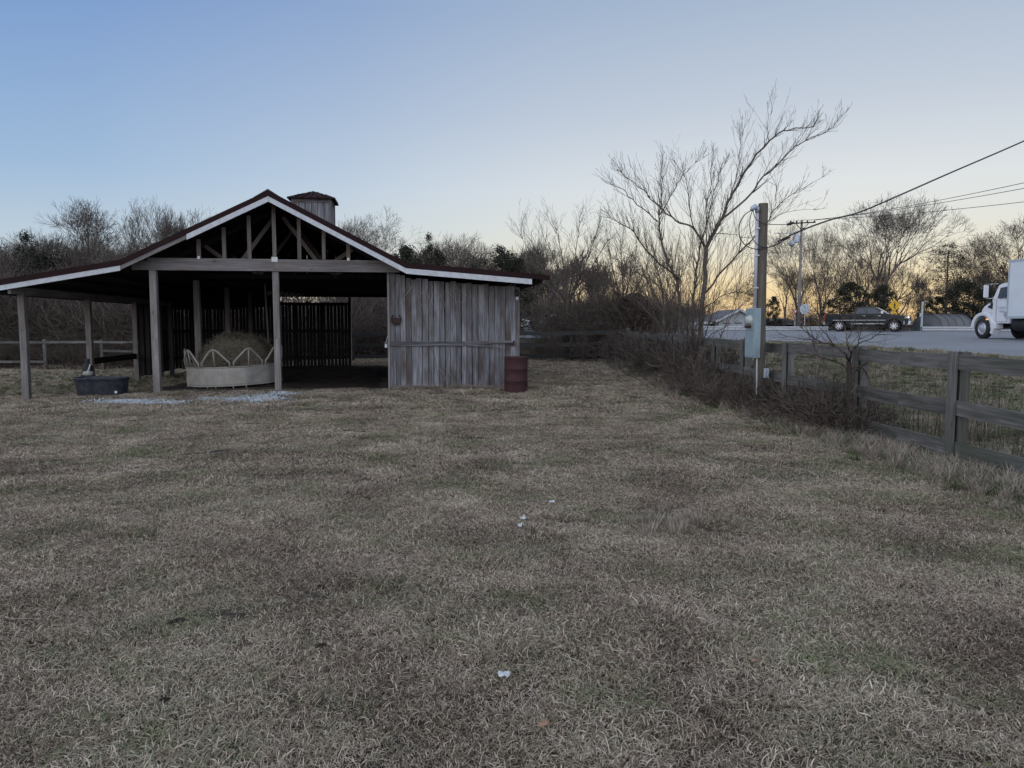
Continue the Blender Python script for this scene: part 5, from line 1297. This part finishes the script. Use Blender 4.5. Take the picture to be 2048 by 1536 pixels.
for k in range(150): addp(rt.uniform(-50,14), rt.uniform(92,100), rt.uniform(1.0,1.8))
for k in range(130):
    x = rt.uniform(14, 85); addp(x, rt.uniform(96,106)-.2*x, rt.uniform(.6,1.25))
for k in range(8): addp(rt.uniform(-2,5.0), rt.uniform(33.5,35), rt.uniform(.3,.5))
scatter('brush_thicket', pts, src, 'tangled leafless brush behind the barn and along the wood edge')
# brush in the fence line
src = [src_shrub(311, 1.0, 22), src_shrub(312, .8, 26)]
for s_ in src: pass
rt.seed(401); pts=[]
for k in range(50):
    y = 13.6+19.4*rt.random()**.8; x = 4.98+rt.gauss(0,.2); pts.append(((x, y, H(x, y)), (0,0,rt.uniform(0,6.28)), rt.uniform(.55,1.45 if y > 16 else .9), rt.randint(0,1)))
for k in range(11):
    y = rt.uniform(13.5, 19); x = 4.45+rt.gauss(0,.22); pts.append(((x, y, H(x, y)), (0,0,rt.uniform(0,6.28)), rt.uniform(.35,.7), rt.randint(0,1)))
for k in range(13):
    y = rt.uniform(10.8, 13.8); x = 5.05+rt.gauss(0,.14); pts.append(((x, y, H(x, y)), (0,0,rt.uniform(0,6.28)), rt.uniform(.4,.85), rt.randint(0,1)))
scatter('fence_brush', pts, src, 'low dark brush and weeds matted along the board fence')
# far woods: one mass on the horizon
rt.seed(500); src=[]
for s_ in (601, 602, 603):
    rt.seed(s_); m = MB(); m.tube([(0,0,-.3),(0,0,2.6)], [.2,.14], 5, cap=False); grow(m, Vector((0,0,2.5)), Vector((0,0,1)), 3.4, .13, 0, .10, 3, (7,6,5,4), .6, .13, .03, 3); src.append(m.build('wood_source', 'twig', fix=False))
pts=[]
for k in range(330):
    x = rt.uniform(-130, 16); y = rt.uniform(100, 140)
    if -.395 < x/y < -.232 and rt.random() < .6: continue
    pts.append(((x, y, H(x, y)), (0,0,rt.uniform(0,6.28)), rt.uniform(.8,1.25), rt.randint(0,2)))
for k in range(40):
    x = rt.uniform(50, 130); y = rt.uniform(105, 150)-.2*x; pts.append(((x, y, H(x, y)), (0,0,rt.uniform(0,6.28)), rt.uniform(.6,1.0), rt.randint(0,2)))
scatter('distant_woods', pts, src, 'distant leafless woods along the horizon')
# ---------------------------------------------------------------- grass
rg = random.Random(900)
def blade(m, p, L, wdt, lean, az, curl, z0=0.):
    d = Vector((cos(az)*sin(lean), sin(az)*sin(lean), cos(lean))); s_ = Vector((-sin(az), cos(az), 0))*wdt; q = p.copy(); vs=[]; tw = rg.gauss(0,.5); rndv = rg.random()
    for k in range(4):
        f = (1, .9, .6, .12)[k]; vs += [q-s_*f, q+s_*f]; q = q+d*L/3; c_ = curl/3
        d = (d+Vector((cos(az+tw)*c_, sin(az+tw)*c_, -c_*.8))).normalized(); s_ = (s_+Vector((rg.gauss(0,.15), rg.gauss(0,.15), rg.gauss(0,.25)))*wdt)
        if q.z < .004: q.z = .004+rg.random()*.008; d.z = abs(d.z)*.3
    m.add(vs, [(2*k, 2*k+1, 2*k+3, 2*k+2) for k in range(3)], None, rndv)
def tuft(n, R_, Lm, wd, lean0, curl, mat='grass'):
    m = MB()
    for k in range(n):
        a = rg.uniform(0,6.28); r = R_*sqrt(rg.random()); blade(m, Vector((r*cos(a), r*sin(a), 0)), Lm*rg.uniform(.5,1.4), wd*rg.uniform(.6,1.3), lean0*rg.uniform(.5,1.3), rg.uniform(0,6.28), curl*rg.uniform(.4,1.5))
    return m.build('tuft_source', mat, fix=False)
near = [tuft(270, .15, .032, .0018, 1.1, 1.5) for k in range(4)]+[tuft(230, .15, .044, .0017, .9, 1.3) for k in range(2)]
def inside_barn(x, y):
    dx, dy = x-B0.x, y-B0.y; u = dx*cos(TH)+dy*sin(TH); v = -dx*sin(TH)+dy*cos(TH); return (-.4 < u < UR and .1 < v < VB+.3) or (-3.3 < u < UR+.3 and -.35 < v < 3 and rg.random() < .6)
pts=[]
def fill(y0, y1, step, s0, s1, idx, xlim=None, thin=0.):
    y = y0
    while y < y1:
        hw = (y+.9)*.70+1.6; x = -hw
        while x < hw:
            xx, yy = x+rg.uniform(-.5,.5)*step, y+rg.uniform(-.5,.5)*step
            x += step
            if inside_barn(xx, yy) or (not gravel_ok(xx, yy) and rg.random() < .75): continue
            if yy > edge_y(xx)-.1: continue
            if thin and rg.random() < thin: continue
            cl = .5+.35*noise.noise(Vector((xx*1.1, yy*1.1, 9)))+.4*noise.noise(Vector((xx*4.3, yy*4.3, 2)))
            if cl < .18 and rg.random() < .6: continue
            pts.append(((xx, yy, H(xx, yy)), (rg.gauss(0,.06), rg.gauss(0,.06), rg.uniform(0,6.28)), rg.uniform(s0, s1)*(.55+.9*cl), rg.choice(idx)))
        y += step
fill(2.2, 7.5, .10, .85, 1.15, range(6)); fill(7.5, 14, .15, 1.0, 1.4, range(6)); fill(14, 24, .24, 1.3, 1.9, range(6)); fill(24, 37, .45, 1.8, 2.8, range(6))
scatter('pasture_grass', pts, near, 'short dormant brown and green pasture grass', cat=None)
# loose long straws and taller green / dry clumps
tall = [tuft(70, .09, .19, .0022, .45, .8, 'weed') for k in range(3)]+[tuft(80, .08, .13, .0022, .5, .8, 'greenweed') for k in range(2)]
pts=[]
for k in range(900):
    y = rg.uniform(5.5, 14); x = 4.9+rg.gauss(0,.3)+max(0, 9-y)*.02; pts.append(((x, y, H(x, y)), (0,0,rg.uniform(0,6.28)), rg.uniform(.5,1.1), rg.choice((0,1,2,3,4))))
for k in range(900):
    y = rg.uniform(5, 30); x = rg.uniform(5.4, 12.5); pts.append(((x, y, H(x, y)), (0,0,rg.uniform(0,6.28)), rg.uniform(.6,1.3), rg.choice((0,1,2,3,4,3,4))))
for k in range(500):
    y = rg.uniform(14, 33); x = 4.7+rg.gauss(0,.4); pts.append(((x, y, H(x, y)), (0,0,rg.uniform(0,6.28)), rg.uniform(.8,1.8), rg.choice((0,1,2,3,4))))
for k in range(260):
    u = rg.uniform(5.6, 8.8); q = toW(u, -.12+rg.gauss(0,.08)); pts.append(((q.x, q.y, H(q.x, q.y)), (0,0,rg.uniform(0,6.28)), rg.uniform(.3,.8), rg.choice((0,1,2))))
for k in range(26):
    q = on_px(rg.gauss(1340,45), rg.gauss(1052,14)); pts.append((q, (0,0,rg.uniform(0,6.28)), rg.uniform(.35,.75), rg.choice((0,1,2))))
for k in range(4):
    q = on_px(rg.gauss(935,14), rg.gauss(903,3)); pts.append((q, (0,0,rg.uniform(0,6.28)), rg.uniform(.3,.45), rg.choice((3,4))))
for k in range(900):
    q = toW(rg.uniform(-9,-.6), rg.uniform(2,13)); pts.append(((q.x, q.y, H(q.x, q.y)), (0,0,rg.uniform(0,6.28)), rg.uniform(.5,1.0), rg.choice((0,3,4,4))))
scatter('tall_grass', pts, tall, 'tufts of taller dry and green grass at the fence foot and verge')
m = MB()
for k in range(420):
    y = rg.uniform(2.6, 12); x = rg.uniform(-.7,.7)*(y+.5); p = Vector((x, y, H(x, y)+rg.uniform(.02,.05))); a = rg.uniform(0,6.28); L = rg.uniform(.08,.22); d = Vector((cos(a), sin(a), rg.uniform(-.05,.2))); e = p+d*L
    m.tube([p, p.lerp(e,.5)+Vector((rg.gauss(0,.02), rg.gauss(0,.02), .01)), e], [.0014,.0012,.0008], 3, cap=False)
tag(m.build('loose_straw', 'weed', fix=False), 'long pale straws lying loose on the pasture', kind='stuff')
# upright dead weed stems beyond the near fence
m = MB()
for k in range(520):
    y = rg.uniform(8.5, 16); x = rg.uniform(5.3, 6.6)+(y < 11)*.1; p = Vector((x, y, H(x, y))); h = rg.uniform(.35,.95); q = p+Vector((rg.gauss(0,.08), rg.gauss(0,.08), h)); m.tube([p, p.lerp(q,.5)+Vector((rg.gauss(0,.02),0,0)), q], [.004,.003,.002], 3, cap=False)
    for j in range(rg.randint(2,6)):
        b = p.lerp(q, rg.uniform(.3,1)); m.tube([b, b+Vector((rg.gauss(0,.07), rg.gauss(0,.07), rg.uniform(.03,.14)))], [.002,.001], 3, cap=False)
tag(m.build('dead_weeds', 'deadstem', fix=False), 'upright dead weed stems standing beyond the near fence rails', kind='stuff')
for pxs, lb in (([(1322,800),(1331,804),(1340,808),(1352,807)], 'pale crooked stick lying on the grass before the fence brush'),):
    m = MB(); P_=[on_px(a, 806 if i < 9 else b) for i, (a, b) in enumerate(pxs)]; base = on_px(pxs[0][0], 808); P_=[Vector((at(a, b, base.y).x, base.y+.05*i, max(at(a, b, base.y).z, H(base.x, base.y)+.02))) for i, (a, b) in enumerate(pxs)]
    m.tube(P_, [.010,.012,.011,.007][:len(P_)], 6); tag(m.build('fallen_branch', 'bark2', smooth=True), lb, 'branch')
